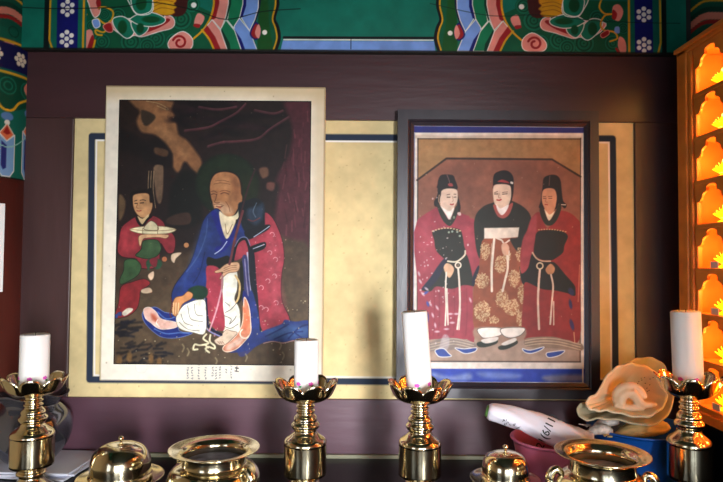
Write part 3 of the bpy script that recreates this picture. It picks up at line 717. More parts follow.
P.L([(262, 0), (262, 44)], (120, 96, 70), .5); P.L([(382, -10), (382, 44)], (120, 96, 70), .5); P.L([(160, 10), (340, 22), (530, 8)], (150, 128, 92), .6)
P.L([(340, -60), (360, -90), (375, -40)], (140, 60, 60), .7)
P.P([(495, 210), (530, 195), (575, 195), (530, 240), (515, 275), (492, 250)], (214, 190, 162), 1); P.P([(310, 370), (350, 345), (352, 390), (330, 415), (310, 395)], (232, 200, 170), 1)
P.E(613, 132, 20, 20, (206, 146, 94)); P.E(438, 246, 20, 20, (190, 120, 80))
P.P([(40, 690), (70, 690), (60, 720), (40, 715)], (60, 80, 150), 1)
V(110, 290, 6.025)
P.P([(75, 145), (110, 118), (140, 122), (130, 140), (90, 165)], (226, 216, 196), 1); P.P([(45, 148), (70, 140), (70, 165), (50, 160)], (70, 80, 140), 1)
P.P([(195, 5), (240, -5), (255, 20), (215, 30), (190, 22)], (216, 190, 160), 1)
# grasses and dark clumps at the lower left
for i in range(60):
    x = random.uniform(40, 330); y = random.uniform(330, 450)
    if random.random() < .35: x = random.uniform(30, 150); y = random.uniform(200, 290)
    P.L([(x, y), (x + random.uniform(20, 70), y - random.uniform(-10, 25))], random.choice([(34, 30, 36), (40, 34, 32), (30, 30, 44)]), 2.2, 1.6, alpha=.7)
for x, y in ((120, 410), (250, 415), (300, 435), (60, 430)): P.E(x, y, 16, 30, (150, 112, 62), 2, .8)
P.specks(70, 116, 308, 300, 362, (196, 184, 150), .6, 15, .7)
P.specks(40, 120, 300, 110, 300, (150, 130, 110), .5, 16, .5)
V(0, 0, 1)
for x, y in ((183, 348), (188, 352), (216, 361), (246, 357), (280, 345), (283, 355)): P.L([(x, y - 3), (x + 1.5, y), (x, y + 4)], (170, 156, 120), 1.4, 1.2, alpha=.7)
P.mottle(.16, 5, 21); P.mottle(.14, 40, 22)
P.L([(118.5, 101), (311, 99.6), (309, 365), (114, 365)], (26, 22, 20), 1.2, 1, sm=False, closed=True)
a, b, c, d = rect_px(116.3, 310, 100.3, 365, LY - .001)
grid_mesh('picture', nx, ny, flat_rect(a - ox, b - ox, c - oz, d - oz, -.001), rgba(P.C, .95, .88, 1.25), M_paperc, hp_)

# ---------------------------------------------------------------- right painting: three standing figures in a dark frame
RY = 1.655
fx0, fx1, fz0, fz1 = rect_px(397, 599, 110.5, 398.5, RY)
fp = thing('framed_painting', 'dark-framed painting of three standing figures in hats and long robes', 'painting', ((fx0 + fx1) / 2, RY, fz0))
ox, oz = (fx0 + fx1) / 2, fz0
ix0, ix1, iz0, iz1 = rect_px(413.5, 585, 126, 382.8, RY)
def bar_frame(name, o, i, y0, y1, m, parent, ch=.006):
    """mitred frame with a sloped inner lip; o, i = outer and inner rect (x0,x1,z0,z1)"""
    prof = [(0, y1), (0, y0), (.62, y0), (.72, y0 + .003), (.8, y0 + .001), (1, y0 + ch), (1, y1)]
    V, F = [], []
    for (t, y) in prof:
        x0 = o[0] + (i[0] - o[0]) * t; x1 = o[1] + (i[1] - o[1]) * t; z0 = o[2] + (i[2] - o[2]) * t; z1 = o[3] + (i[3] - o[3]) * t
        V += [(x0, y, z0), (x1, y, z0), (x1, y, z1), (x0, y, z1)]
    n = len(prof)
    for k in range(n):
        for c in range(4):
            a, b = k * 4 + c, k * 4 + (c + 1) % 4; e, f = ((k + 1) % n) * 4 + (c + 1) % 4, ((k + 1) % n) * 4 + c
            F.append((a, b, e, f))
    o_ = mesh(name, V, F, m, parent)
    return o_
bar_frame('frame', (fx0 - ox, fx1 - ox, 0, fz1 - oz), (ix0 - ox, ix1 - ox, iz0 - oz, iz1 - oz), -.004, .024, M_frame, fp)
boxes('backing_board', [(fx0 - ox + .005, fx1 - ox - .005, .014, .023, .005, fz1 - oz - .005)], M_frame, fp, 0)
nx, ny = 400, 560
X, Y = sheet_coords(nx, ny, (414, 125.5), (584, 128), (586, 384), (413, 382))
P = Paint(X, Y, (224, 214, 204)); V = P.view
P.mottle(.06, 20, 31)
V(0, 0, 1)
P.P([(410, 120), (590, 120), (590, 134.6), (410, 133)], (44, 52, 140), .8, sm=False)
P.L([(412, 126), (586, 128.8)], (190, 190, 204), 1); P.L([(414, 134.4), (584, 136)], (228, 220, 206), 1.5, .8)
P.P([(420, 135), (450, 137), (520, 136), (584, 139), (584, 141), (414, 139)], (196, 176, 150), 2, alpha=.6)
P.P([(410, 368.5), (590, 369.5), (590, 386), (410, 386)], (40, 72, 190), .8, sm=False)
P.P([(430, 371), (450, 376), (470, 373), (470, 380), (440, 379)], (150, 166, 206), 4, alpha=.7); P.P([(480, 372), (520, 374), (516, 379), (486, 378)], (140, 160, 210), 4, alpha=.6)
P.P([(545, 376), (582, 375), (582, 381), (550, 382)], (176, 166, 170), 4, alpha=.7); P.L([(413, 381.8), (584, 383)], (210, 206, 206), 1)
P.L([(584.3, 132), (585.3, 382)], (56, 70, 140), 1, .7); P.L([(415.2, 134), (413.8, 370)], (96, 110, 160), .8)
P.L([(582.6, 137), (583.3, 382)], (232, 218, 200), 1.6, .8)
# picture ground
P.P([(418.8, 139), (580.4, 140.4), (580.6, 362.4), (418, 361)], (150, 96, 74), .8, sm=False)
P.P([(418, 139), (580.4, 140), (580, 178), (550, 160), (448, 158), (419, 181)], (168, 128, 80), 1.2, sm=False)
P.L([(418, 181), (447, 159.5), (552, 161), (580.5, 178.5)], (60, 46, 36), 1.9, .9, sm=False)
P.P([(500, 200), (530, 190), (540, 260), (520, 330), (500, 300)], (172, 104, 78), 12, alpha=.5)
P.P([(440, 170), (480, 165), (470, 200), (450, 190)], (130, 80, 62), 12, alpha=.6); P.P([(505, 168), (560, 168), (545, 200), (515, 190)], (134, 84, 66), 12, alpha=.6)
P.P([(418, 338), (580, 340), (580.6, 362.4), (418, 361)], (176, 150, 132), 3, sm=False)
P.L([(418, 361.3), (581, 362.6)], (70, 60, 60), 1, .8); P.L([(418.7, 139), (418, 361)], (60, 52, 46), 1.1, .8); P.L([(418.7, 139.4), (580.4, 140.6)], (70, 56, 46), 1, .8); P.L([(580.4, 140), (580.6, 362)], (70, 54, 46), .9, .8)
def figure_red(P, D, E, F_, skin, dress, gown):
    """side figure; D/E/F_ map from the three stacked views"""
    # trailing hair and hat
    V(*D)
    dark = (34, 26, 28)
    P.P([(190, 190), (230, 175), (330, 185), (345, 240), (370, 340), (360, 390), (340, 360), (335, 300), (215, 310), (200, 340), (165, 340), (160, 300), (185, 250)], dark, 1)
    P.P([(185, 170), (195, 120), (215, 90), (255, 84), (310, 92), (328, 130), (348, 190), (330, 205), (290, 190), (240, 195), (205, 200), (182, 190)], dark, 1)
    P.L([(262, 88), (278, 130), (285, 160)], (120, 84, 84), .8); P.P([(270, 160), (300, 155), (310, 178), (280, 180)], (170, 70, 70), 1)
    P.P([(220, 215), (260, 198), (335, 205), (348, 250), (345, 300), (325, 340), (285, 440), (270, 430), (215, 350), (205, 290), (213, 250)], skin, 1)
    P.L([(200, 250), (196, 300), (210, 320)], (190, 150, 120), .8)
    P.L([(262, 248), (285, 244)], (90, 60, 54), .6); P.L([(318, 244), (335, 244)], (90, 60, 54), .6); P.L([(264, 268), (286, 268)], (70, 46, 44), .9); P.L([(318, 268), (334, 267)], (70, 46, 44), .8)
    P.L([(306, 262), (312, 298), (302, 300)], (170, 120, 100), .5); P.L([(290, 325), (302, 328), (314, 323)], (190, 70, 66), 1.3)
V1 = (415, 165, 8.03); V2 = (415, 220, 8.03); V3 = (415, 275, 8.03)
# left figure
V(*V1)
P.P([(20, 470), (60, 420), (150, 362), (200, 340), (300, 460), (350, 390), (440, 420), (480, 560), (500, 700), (520, 850), (440, 930), (420, 1400), (30, 1400), (25, 900)], (172, 62, 80), 1, sm=False)
V(*V2)
P.P([(30, 0), (470, 0), (500, 160), (525, 270), (520, 400), (500, 480), (470, 540), (475, 760), (480, 985), (420, 960), (330, 970), (210, 950), (100, 960), (60, 860), (40, 700), (30, 540)], (172, 62, 80), 1)
P.P([(60, 60), (110, 50), (150, 200), (130, 380), (60, 400)], (190, 82, 98), 9, alpha=.6); P.P([(400, 60), (450, 100), (480, 260), (470, 380), (430, 280)], (192, 84, 100), 8, alpha=.6)
for x in (160, 200, 320, 420): P.L([(x, 560), (x + 4, 760), (x - 6, 930)], (140, 46, 62), 1, 1.4, alpha=.5)
figure_red(P, V1, V2, V3, (226, 198, 176), None, None)
V(*V1)
P.P([(180, 330), (205, 330), (245, 400), (280, 450), (310, 400), (335, 340), (355, 350), (335, 430), (300, 490), (270, 495), (220, 440)], (44, 48, 36), 1)
P.P([(212, 340), (250, 400), (282, 448), (312, 385), (318, 350), (285, 380), (250, 365)], (240, 232, 224), .9)
P.E(318, 430, 10, 12, (130, 146, 120)); P.P([(345, 395), (368, 390), (375, 412), (355, 415)], (226, 200, 196), .8)
V(*V2)
P.P([(145, 110), (180, 90), (270, 75), (360, 85), (385, 130), (400, 220), (410, 270), (360, 325), (290, 345), (230, 310), (175, 250), (160, 170)], (38, 40, 30), 1)
for k in range(10): P.E(150 + k * 24, 98 - 24 * math.sin(k / 9 * 3.1), 9, 5, (226, 196, 150), .6)
for x, y in ((305, 102), (345, 105), (365, 138), (278, 108)): P.E(x, y, 9, 9, (150, 166, 150))
P.P([(250, 330), (290, 345), (380, 310), (420, 290), (450, 380), (470, 480), (490, 540), (400, 530), (300, 560), (180, 540), (130, 580), (60, 565), (130, 500), (200, 400)], (40, 44, 32), 1)
P.P([(240, 320), (265, 330), (220, 430), (170, 510), (110, 560), (60, 560), (130, 470), (190, 380)], (30, 34, 66), 1.2); P.P([(510, 380), (525, 400), (515, 480), (470, 540), (465, 480)], (28, 32, 60), 1)
P.P([(238, 380), (260, 355), (300, 370), (320, 410), (290, 470), (265, 460), (240, 410)], (222, 178, 140), .9)
P.L([(270, 340), (330, 345), (370, 325), (405, 290), (408, 258)], (222, 214, 190), 1.7); P.ring(352, 372, 22, 1.5, (232, 226, 206))
P.E(352, 372, 10, 12, (120, 110, 90))
P.L([(258, 430), (252, 560), (256, 700), (250, 850)], (232, 224, 208), 1.6); P.L([(262, 560), (272, 845)], (232, 224, 208), 1.4)
P.L([(352, 395), (362, 520), (366, 700), (346, 880)], (232, 224, 208), 1.9); P.L([(372, 720), (360, 885)], (224, 210, 196), 1)
for x, y, a in ((50, 500, 60), (70, 600, 50), (130, 680, 60), (185, 710, 60), (150, 770, 70), (170, 850, 80), (40, 440, 70), (100, 560, 40), (450, 650, 70), (290, 760, 0), (340, 760, 0), (305, 830, 0), (260, 880, 0), (185, 900, 0)):
    P.E(x, y, 20, 8, (220, 196, 206), 1, .85, a)
P.E(95, 590, 22, 10, (70, 90, 180), 1, .9, -30); P.E(110, 680, 22, 10, (70, 90, 190), 1, .9, 70); P.E(110, 790, 10, 40, (70, 90, 170), 1, .7)
P.E(430, 210, 7, 9, (230, 190, 196))
# middle figure
V(*V1)
P.P([(480, 480), (500, 400), (560, 340), (640, 310), (700, 280), (780, 300), (860, 340), (920, 400), (940, 480), (930, 600), (860, 720), (700, 720), (560, 680), (520, 760), (490, 600)], (40, 42, 34), 1)
P.P([(480, 470), (520, 460), (560, 560), (540, 680), (515, 740), (490, 640)], (46, 48, 38), 1)
P.P([(632, 110), (650, 75), (700, 55), (750, 60), (785, 95), (795, 150), (790, 250), (770, 310), (760, 180), (640, 170), (630, 200)], (30, 24, 28), 1)
P.P([(665, 145), (700, 128), (740, 140), (760, 158), (700, 150)], (170, 60, 60), .8); P.P([(770, 145), (790, 150), (788, 165), (770, 160)], (226, 216, 206), .8)
P.P([(634, 185), (680, 165), (760, 175), (775, 220), (770, 290), (740, 360), (700, 380), (650, 340), (632, 270)], (230, 204, 180), 1)
P.P([(632, 330), (660, 340), (700, 400), (760, 330), (790, 320), (765, 400), (720, 440), (670, 425), (640, 370)], (180, 86, 78), 1)
P.P([(655, 325), (690, 360), (755, 330), (735, 385), (700, 415), (668, 380)], (244, 238, 234), .9)
P.L([(642, 232), (665, 226)], (90, 60, 54), .6); P.L([(705, 232), (745, 228)], (90, 60, 54), .6); P.L([(642, 244), (668, 244)], (70, 46, 44), .8); P.L([(706, 246), (742, 243)], (70, 46, 44), .8)
P.L([(680, 240), (674, 272), (690, 276)], (170, 120, 100), .5); P.L([(662, 292), (680, 295), (694, 289)], (190, 60, 56), 1.4)
V(*V2)
P.P([(560, 160), (720, 150), (830, 150), (860, 300), (880, 500), (870, 700), (860, 870), (800, 860), (690, 870), (560, 865), (480, 860), (472, 700), (480, 540), (520, 400), (530, 270)], (156, 84, 52), 1)
P.P([(560, 75), (840, 72), (830, 150), (700, 160), (560, 160)], (226, 218, 204), 1, sm=False)
P.P([(770, 160), (830, 150), (900, 60), (930, 50), (915, 150), (860, 280), (820, 260), (780, 200)], (40, 42, 34), 1)
rs = random.Random(3)
def medal(cx, cy, rx, ry, c=(214, 186, 140)):
    P.E(cx, cy, rx, ry, (176, 128, 88), 1, .7)
    for _ in range(int(rx * ry / 42)):
        a, q = rs.uniform(0, 6.28), math.sqrt(rs.uniform(0, 1)); x, y = cx + rx * q * math.cos(a), cy + ry * q * math.sin(a); t = rs.uniform(0, 6.28)
        P.L([(x, y), (x + 8 * math.cos(t), y + 8 * math.sin(t))], c, .8, .5, alpha=.85)
for m_ in ((568, 260, 38, 70), (690, 370, 45, 70), (545, 500, 55, 60), (800, 480, 45, 70), (545, 740, 65, 80), (705, 640, 50, 75), (745, 300, 30, 40), (850, 290, 36, 60), (780, 710, 66, 66), (868, 600, 40, 80), (860, 800, 45, 60), (640, 810, 40, 30), (870, 430, 30, 50)): medal(*m_)
P.L([(640, 165), (628, 300), (620, 420), (622, 580)], (228, 220, 204), 2.3); P.L([(620, 200), (610, 420)], (200, 180, 150), .6)
P.L([(660, 158), (700, 175), (720, 200), (760, 175)], (228, 220, 204), 1.6); P.P([(700, 210), (730, 195), (760, 230), (750, 290), (715, 290), (700, 250)], (224, 180, 150), 1)
P.L([(745, 300), (748, 400), (730, 480), (708, 580)], (226, 216, 196), 2.1); P.L([(760, 260), (752, 380), (740, 470)], (226, 216, 196), 1)
# right figure (mirror-like, warmer)
V5 = (495, 165, 7.19)
V(*V5)
P.P([(235, 480), (262, 400), (320, 350), (380, 470), (440, 350), (520, 350), (590, 400), (615, 480), (615, 900), (610, 1260), (500, 1260), (215, 1260), (210, 900), (185, 700), (200, 560)], (156, 48, 46), 1)
P.P([(235, 480), (262, 400), (300, 370), (300, 480), (280, 640), (240, 800), (200, 860), (185, 760), (200, 560)], (172, 66, 74), 2)
P.P([(330, 270), (342, 180), (350, 110), (390, 85), (440, 86), (470, 120), (480, 200), (490, 270), (515, 300), (500, 325), (460, 290), (440, 330), (345, 330), (318, 320), (322, 295)], (32, 26, 28), 1)
P.L([(395, 90), (390, 160)], (110, 80, 70), .7); P.L([(478, 298), (508, 300)], (220, 200, 180), .9)
P.P([(338, 230), (350, 190), (390, 178), (430, 190), (445, 240), (440, 290), (430, 330), (390, 400), (355, 320), (340, 280)], (214, 150, 110), 1)
P.L([(348, 240), (366, 238)], (110, 64, 50), .6); P.L([(385, 240), (410, 238)], (110, 64, 50), .6); P.L([(350, 252), (366, 252)], (90, 54, 44), .7); P.L([(388, 252), (410, 252)], (90, 54, 44), .7); P.L([(362, 296), (378, 298)], (180, 70, 56), 1.1); P.L([(370, 250), (364, 276), (376, 280)], (170, 104, 78), .5)
P.P([(322, 330), (345, 320), (368, 370), (390, 415), (430, 360), (462, 290), (478, 320), (450, 400), (410, 445), (365, 440), (335, 390)], (44, 46, 32), 1)
P.P([(358, 335), (390, 412), (430, 345), (395, 370), (370, 345)], (238, 222, 190), .9)
V(495, 225, 7.19)
P.P([(300, 70), (340, 50), (430, 45), (490, 60), (525, 95), (500, 160), (490, 210), (440, 250), (400, 268), (350, 265), (300, 240), (280, 200), (290, 120)], (34, 34, 28), 1)
for k in range(11): P.E(318 + k * 19, 46 - 9 * math.sin(k / 10 * 3.1) + k * 1.6, 7, 4, (206, 164, 116), .6)
P.P([(270, 215), (320, 265), (400, 275), (440, 290), (500, 360), (570, 440), (580, 480), (575, 520), (520, 500), (430, 480), (340, 470), (230, 420), (210, 440), (190, 400), (180, 310), (195, 360), (240, 320)], (30, 32, 28), 1)
P.L([(272, 210), (300, 250), (340, 270), (400, 272)], (206, 172, 140), 1.5); P.ring(325, 305, 22, 1.4, (216, 196, 160)); P.P([(365, 330), (400, 290), (432, 320), (420, 360), (385, 365)], (196, 140, 96), 1)
P.L([(325, 335), (318, 420), (312, 560), (320, 755)], (220, 196, 176), 2.2); P.L([(405, 370), (420, 450), (412, 560), (400, 720)], (220, 196, 176), 1.8); P.L([(424, 560), (425, 725)], (214, 190, 170), 1.2)
P.E(545, 580, 12, 34, (50, 50, 110), 1, .9, -10); P.E(555, 725, 14, 40, (50, 50, 120), 1, .8, -15); P.E(550, 490, 20, 30, (44, 52, 110), 1.5, .8, -30)
P.L([(570, 780), (580, 900)], (200, 150, 110), .9); P.L([(610, 300), (600, 560)], (190, 110, 90), 1, 1)
# waves of hems, shoes at the bottom
V(410, 325, 3.805)
P.P([(65, 75), (100, 60), (140, 50), (200, 55), (248, 70), (250, 90), (180, 95), (120, 98), (70, 100)], (150, 134, 124), 1.2)
P.P([(440, 55), (500, 48), (560, 50), (620, 70), (655, 75), (655, 100), (560, 92), (450, 85)], (150, 128, 108), 1.2)
for y in (62, 72, 82): P.L([(70, y + 16), (120, y + 4), (170, y - 8), (245, y + 8)], (196, 180, 160), .7); P.L([(440, y), (500, y - 8), (570, y - 4), (650, y + 16)], (206, 180, 150), .7)
P.P([(115, 90), (130, 40), (150, 45), (152, 80), (130, 110)], (196, 186, 190), 1.5, alpha=.6)
for q in ([(100, 96), (130, 90), (150, 108), (160, 120), (120, 122), (105, 112)], [(175, 88), (210, 92), (255, 88), (250, 102), (215, 110), (190, 100)], [(430, 92), (460, 98), (510, 86), (500, 98), (465, 110), (440, 106)], [(520, 110), (545, 104), (590, 100), (570, 118), (530, 126)]):
    P.P(q, (52, 84, 170), 1, out=(224, 220, 220), ow=.9)
P.P([(248, 15), (350, 12), (438, 15), (432, 60), (350, 72), (262, 66)], (166, 132, 112), 2)
P.P([(262, 16), (345, 14), (350, 40), (300, 52), (275, 48)], (236, 230, 222), 1, out=(120, 110, 100)); P.P([(352, 16), (436, 14), (425, 40), (385, 52), (355, 40)], (236, 230, 222), 1, out=(120, 110, 100))
P.P([(260, 68), (300, 62), (335, 60), (330, 74), (290, 86), (262, 84)], (44, 52, 40), 1); P.P([(340, 84), (380, 72), (408, 62), (410, 74), (375, 92), (345, 96)], (44, 52, 40), 1)
P.P([(275, 58), (335, 48), (330, 64), (290, 72)], (226, 220, 212), .9); P.P([(352, 72), (400, 52), (405, 64), (365, 80)], (226, 220, 212), .9)
P.specks(60, 420, 455, 195, 350, (226, 206, 206), .7, 12, .7); P.specks(40, 420, 580, 145, 360, (200, 170, 140), .5, 13, .5)
V(0, 0, 1)
P.mottle(.1, 5, 41); P.mottle(.08, 30, 42)
grid_mesh('picture', nx, ny, flat_rect(ix0 - ox - .002, ix1 - ox + .002, iz0 - oz - .002, iz1 - oz + .002, .006), rgba(P.C, .95, .84, 1.15), M_paperc, fp)
# ---------------------------------------------------------------- altar table
TZ = .91
tb = thing('altar_table', 'long black lacquered altar table below the two paintings', 'table', (0, 1.3, 0))
boxes('table_top', [(-.93, .83, -.32, .378, TZ - .035, TZ)], M_lacquer, tb, .004)
boxes('apron', [(-.90, .80, -.29, -.27, .74, TZ - .036)], M_lacquer, tb)
for sx in (-.88, .76):
    for sy in (-.28, .32): boxes('leg', [(sx, sx + .05, sy, sy + .05, 0, TZ - .036)], M_lacquer, tb, .003)
sx0, sx1 = at(72, 455, 1.67).x, at(560, 455, 1.67).x
boxes('back_strip', [(sx0, sx1, .366, .378, TZ, TZ + .010)], mat('worn_pale_strip', (138, 136, 112), .4), tb, .001)
# ---------------------------------------------------------------- candlesticks
def petal_bowl(name, m, parent, z0, Rr=.066, H=.049, n=8):
    V, F = [], []; seg = n * 12; K = 14
    for i in range(K + 1):
        t = i / K
        for k in range(seg):
            th = 2 * math.pi * k / seg
            ph = (th * n / (2 * math.pi)) % 1.0 - .5
            pet = math.cos(math.pi * ph)          # 1 at petal centre, 0 at the notch
            lobe = max(0, 1 - abs(ph * 2) ** 2.2)
            tt = t * (.80 + .20 * lobe ** .7)
            r = Rr * (.16 + .84 * math.sin(min(1, tt * 1.02) * math.pi / 2) ** .85) * (1 + .05 * (lobe - .5) * t)
            r *= 1 + .07 * max(0, t - .75) * 4 * lobe * (1 if t < 1 else 1.3)
            z = z0 + H * (tt ** 2.3) * (1 + .04 * lobe) - .005 * max(0, t - .82) / .18 * lobe
            V.append((r * math.cos(th), r * math.sin(th), z))
    for i in range(K):
        for k in range(seg):
            a, b = i * seg + k, i * seg + (k + 1) % seg; F.append((a, b, b + seg, a + seg))
    F.append(tuple(range(seg)))
    o = mesh(name, V, F, m, parent, True)
    md = o.modifiers.new('thick', 'SOLIDIFY'); md.thickness = .0022; md.offset = 0
    return o
STEM = [(0, 0), (.058, 0), (.060, .004), (.058, .010), (.050, .016), (.040, .024), (.032, .032), (.027, .040), (.026, .046), (.030, .050), (.033, .054), (.030, .059), (.028, .062),
        (.034, .066), (.044, .070), (.0465, .075), (.0475, .078), (.0475, .142), (.0480, .145), (.0475, .150), (.044, .156), (.036, .162), (.029, .168), (.0262, .173), (.0255, .177), (.029, .181), (.0315, .186), (.0315, .190), (.028, .194),
        (.0255, .198), (.0265, .203), (.024, .209), (.0195, .214), (.0185, .217), (.0208, .220), (.0208, .223), (.0180, .225), (.0180, .229), (.0205, .231), (.0205, .234), (.0172, .236), (.0172, .242), (.021, .246), (.014, .249), (0, .249)]
STEM = [(r, z * .232 / .249) for r, z in STEM]
def refine(prof, n=3):
    return [(max(0, v.x), v.y) for v in crm([(r, z, 0) for r, z in prof], n)]
def make_stick(loc, s, label, sz=None):
    t = thing('candlestick', label, 'candlestick', loc, 'brass lotus candlesticks on the altar')
    lathe('stem', refine(STEM, 3), M_brass, t, 56, closed=False)
    petal_bowl('lotus_cup', M_brass, t, .228)
    t.scale = (s, s, sz or s)
    return t
def make_candle(loc, r, h, label, rotz=0, tilt=(0, 0), seed=1):
    t = thing('candle', label, 'candle', loc)
    rs = random.Random(seed)
    def fn(p, th, q):
        k = 1 + .012 * math.sin(3 * th + seed) + .01 * math.sin(7 * th + q * 4)
        dz = (.0016 * math.sin(2 * th + seed) + .001 * math.sin(5 * th)) if q > .8 and p.xy.length > r * .7 else 0
        return Vector((p.x * k, p.y * k, p.z + dz))
    lathe('wax_body', [(0, 0), (r, 0), (r, h * .33), (r, h * .66), (r, h - .003), (r * .93, h), (r * .6, h - .0025), (r * .15, h - .003), (0, h - .003)], M_wax, t, 40, closed=False, fn=fn)
    tube('wick', [(0, 0, h - .004), (.0006, 0, h + .001), (.0012, .0004, h + .004)], .0007, M_wick, t, 6)
    for k in range(6):                      # printed flowers near the foot
        th = 2 * math.pi * k / 6 + rotz
        for (du, dz, ru, rz, m, nm) in ((0, .033, .0058, .0042, M_pinkp, 'printed_flower'), (.004, .0275, .0036, .0024, M_greenp, 'printed_leaf')):
            V = []; F = []
            for j in range(14):
                a = 2 * math.pi * j / 14; f = 1 + .18 * math.cos(5 * a)
                u = du + ru * f * math.cos(a); z = dz + rz * f * math.sin(a); rr = r * 1.03
                V.append((rr * math.sin(th + u / r), -rr * math.cos(th + u / r), z))
            V.append((r * 1.035 * math.sin(th + du / r), -r * 1.035 * math.cos(th + du / r), dz))
            for j in range(14): F.append((j, (j + 1) % 14, 14))
            mesh(nm, V, F, m, t)
    t.rotation_euler = (tilt[0], tilt[1], 0)
    return t
sticks = [  # px of axis, depth, scale, candle (width px, top y), tilt, labels
    (33, 1.40, .99, 27, 334, (0, 0), 'brass lotus candlestick at the far left, in front of the bulbous pot', 'short thick white candle in the leftmost brass candlestick'),
    (305.5, 1.353, 1.0, 24, 339.5, (0, 0), 'brass lotus candlestick overlapping the lower right corner of the monk painting', 'short white candle in front of the monk painting corner'),
    (420, 1.353, 1.0, 25.5, 311, (0, -.075), 'brass lotus candlestick below the left edge of the dark-framed painting', 'tall white candle leaning left before the dark-framed painting'),
    (689, 1.33, .95, 27.5, 311, (0, -.03), 'brass lotus candlestick at the right, before the glowing cabinet', 'tall white candle at the right, before the glowing cabinet')]
for i, (px, d, s, cw, ty, tl_, lb, lc) in enumerate(sticks):
    X0 = at(px, 420, d).x
    sz = 1.09 if i == 3 else s
    make_stick((X0, d, TZ + .0005), s, lb, sz)
    r = cw / 2 * d / 600
    zb = TZ + .2375 * sz
    top = at(px, ty, d).z
    make_candle((X0 + .0 , d, zb), r, top - zb, lc, .3 * i + .2, tl_, i + 1)
# ---------------------------------------------------------------- covered rice bowls
def covered_bowl(loc, rd, rsr, H, label):
    t = thing('covered_bowl', label, 'bowl', loc, 'covered brass bowls on the altar')
    hb = H - rd * 1.13
    lathe('bowl', refine([(0, 0), (rd * .55, 0), (rd * .57, .006), (rd * .45, .012), (rd * .5, hb * .5), (rd * .9, hb * .85), (rd * .96, hb), (rd * .8, hb + .001), (0, hb + .001)], 3), M_brass, t, closed=False)
    lathe('saucer', refine([(rd * .9, hb * .80), (rsr * .86, hb * .80), (rsr, hb * .95), (rsr * 1.0, hb * .99), (rsr * .85, hb * .92), (rd * .9, hb * .90)], 3), M_brass, t, closed=False)
    lid = lathe('lid', refine([(rd * 1.04, hb), (rd * 1.05, hb + .003), (rd * 1.0, hb + .006), (rd * 1.0, hb + rd * .30), (rd * .985, hb + rd * .55), (rd * .90, hb + rd * .79), (rd * .73, hb + rd * .98), (rd * .5, hb + rd * 1.08), (rd * .46, hb + rd * 1.088), (rd * .44, hb + rd * 1.10), (rd * .2, hb + rd * 1.135), (0, hb + rd * 1.14)], 3), M_brass, t, closed=False)
    z = hb + rd * 1.135
    lathe('knob', refine([(.003, z - .002), (.003, z + .004), (.0062, z + .007), (.0062, z + .0105), (.003, z + .0135), (0, z + .014)], 2), M_brass, lid, 20, closed=False)
    return t
covered_bowl((at(121, 450, 1.38).x, 1.38, TZ + .0005), .066, .094, .125, 'domed covered brass bowl between the leftmost candlestick and the wide-rimmed vessel')
covered_bowl((at(505.5, 450, 1.33).x, 1.33, TZ + .0005), .051, .076, .128, 'smaller domed covered brass bowl left of the pink basin')
# ---------------------------------------------------------------- wide-rimmed vessels
def censer(loc, rr, H, label, rot=0, m=M_brass, name='wide_rimmed_bowl', scallop=0):
    t = thing(name, label, 'bowl', loc, None)
    pr = [(0, .004), (rr * .4, .004), (rr * .45, 0), (rr * .55, 0), (rr * .56, .012), (rr * .7, H * .18), (rr * .98, H * .40), (rr * 1.02, H * .52), (rr * .92, H * .68), (rr * .74, H * .745), (rr * .70, H * .765), (rr * .70, H * .91), (rr * .78, H * .945), (rr * .98, H * .985), (rr * 1.0, H),
          (rr * .97, H * 1.0), (rr * .78, H * .975), (rr * .735, H * .95), (rr * .68, H * .90), (rr * .675, H * .78), (rr * .8, H * .66), (rr * .8, H * .5), (rr * .5, H * .42), (0, H * .42)]
    def fn(p, th, q):
        if scallop:
            k = max(0, (p.z / H - .8) / .2)
            return Vector((p.x, p.y, p.z + scallop * k * math.sin(8 * th)))
        return p
    lathe('body', refine(pr, 3), m, t, 72, closed=False, fn=fn)
    for a in (rot, rot + math.pi):           # looped lugs
        c = Vector((math.cos(a), math.sin(a), 0)); tz = H * .60
        pts = crm([c * rr * .84 + Vector((0, 0, tz + .014)), c * rr * .96 + Vector((0, 0, tz + .022)), c * rr * 1.08 + Vector((0, 0, tz + .012)), c * rr * 1.1 + Vector((0, 0, tz - .006)), c * rr * .98 + Vector((0, 0, tz - .018))], 5)
        tube('handle', pts, [.006 + .003 * math.sin(i / len(pts) * 3.1) for i in range(len(pts))], m, t, 12)
    lathe('ash', [(0, H * .80), (rr * .4, H * .79), (rr * .67, H * .78)], mat('blue_grey_ash', (120, 128, 158), .6, var=.5, vscale=40, bump=.5, bscale=60), t, 40, closed=False)
    return t
censer((at(214.5, 450, 1.32).x, 1.32, TZ + .002), .097, .132, 'wide-rimmed brass vessel at the left, below the monk painting', R(-32))
censer((at(602, 450, 1.235).x, 1.235, TZ + .002), .093, .155, 'wide-rimmed brass vessel in front of the pink basin', R(170))
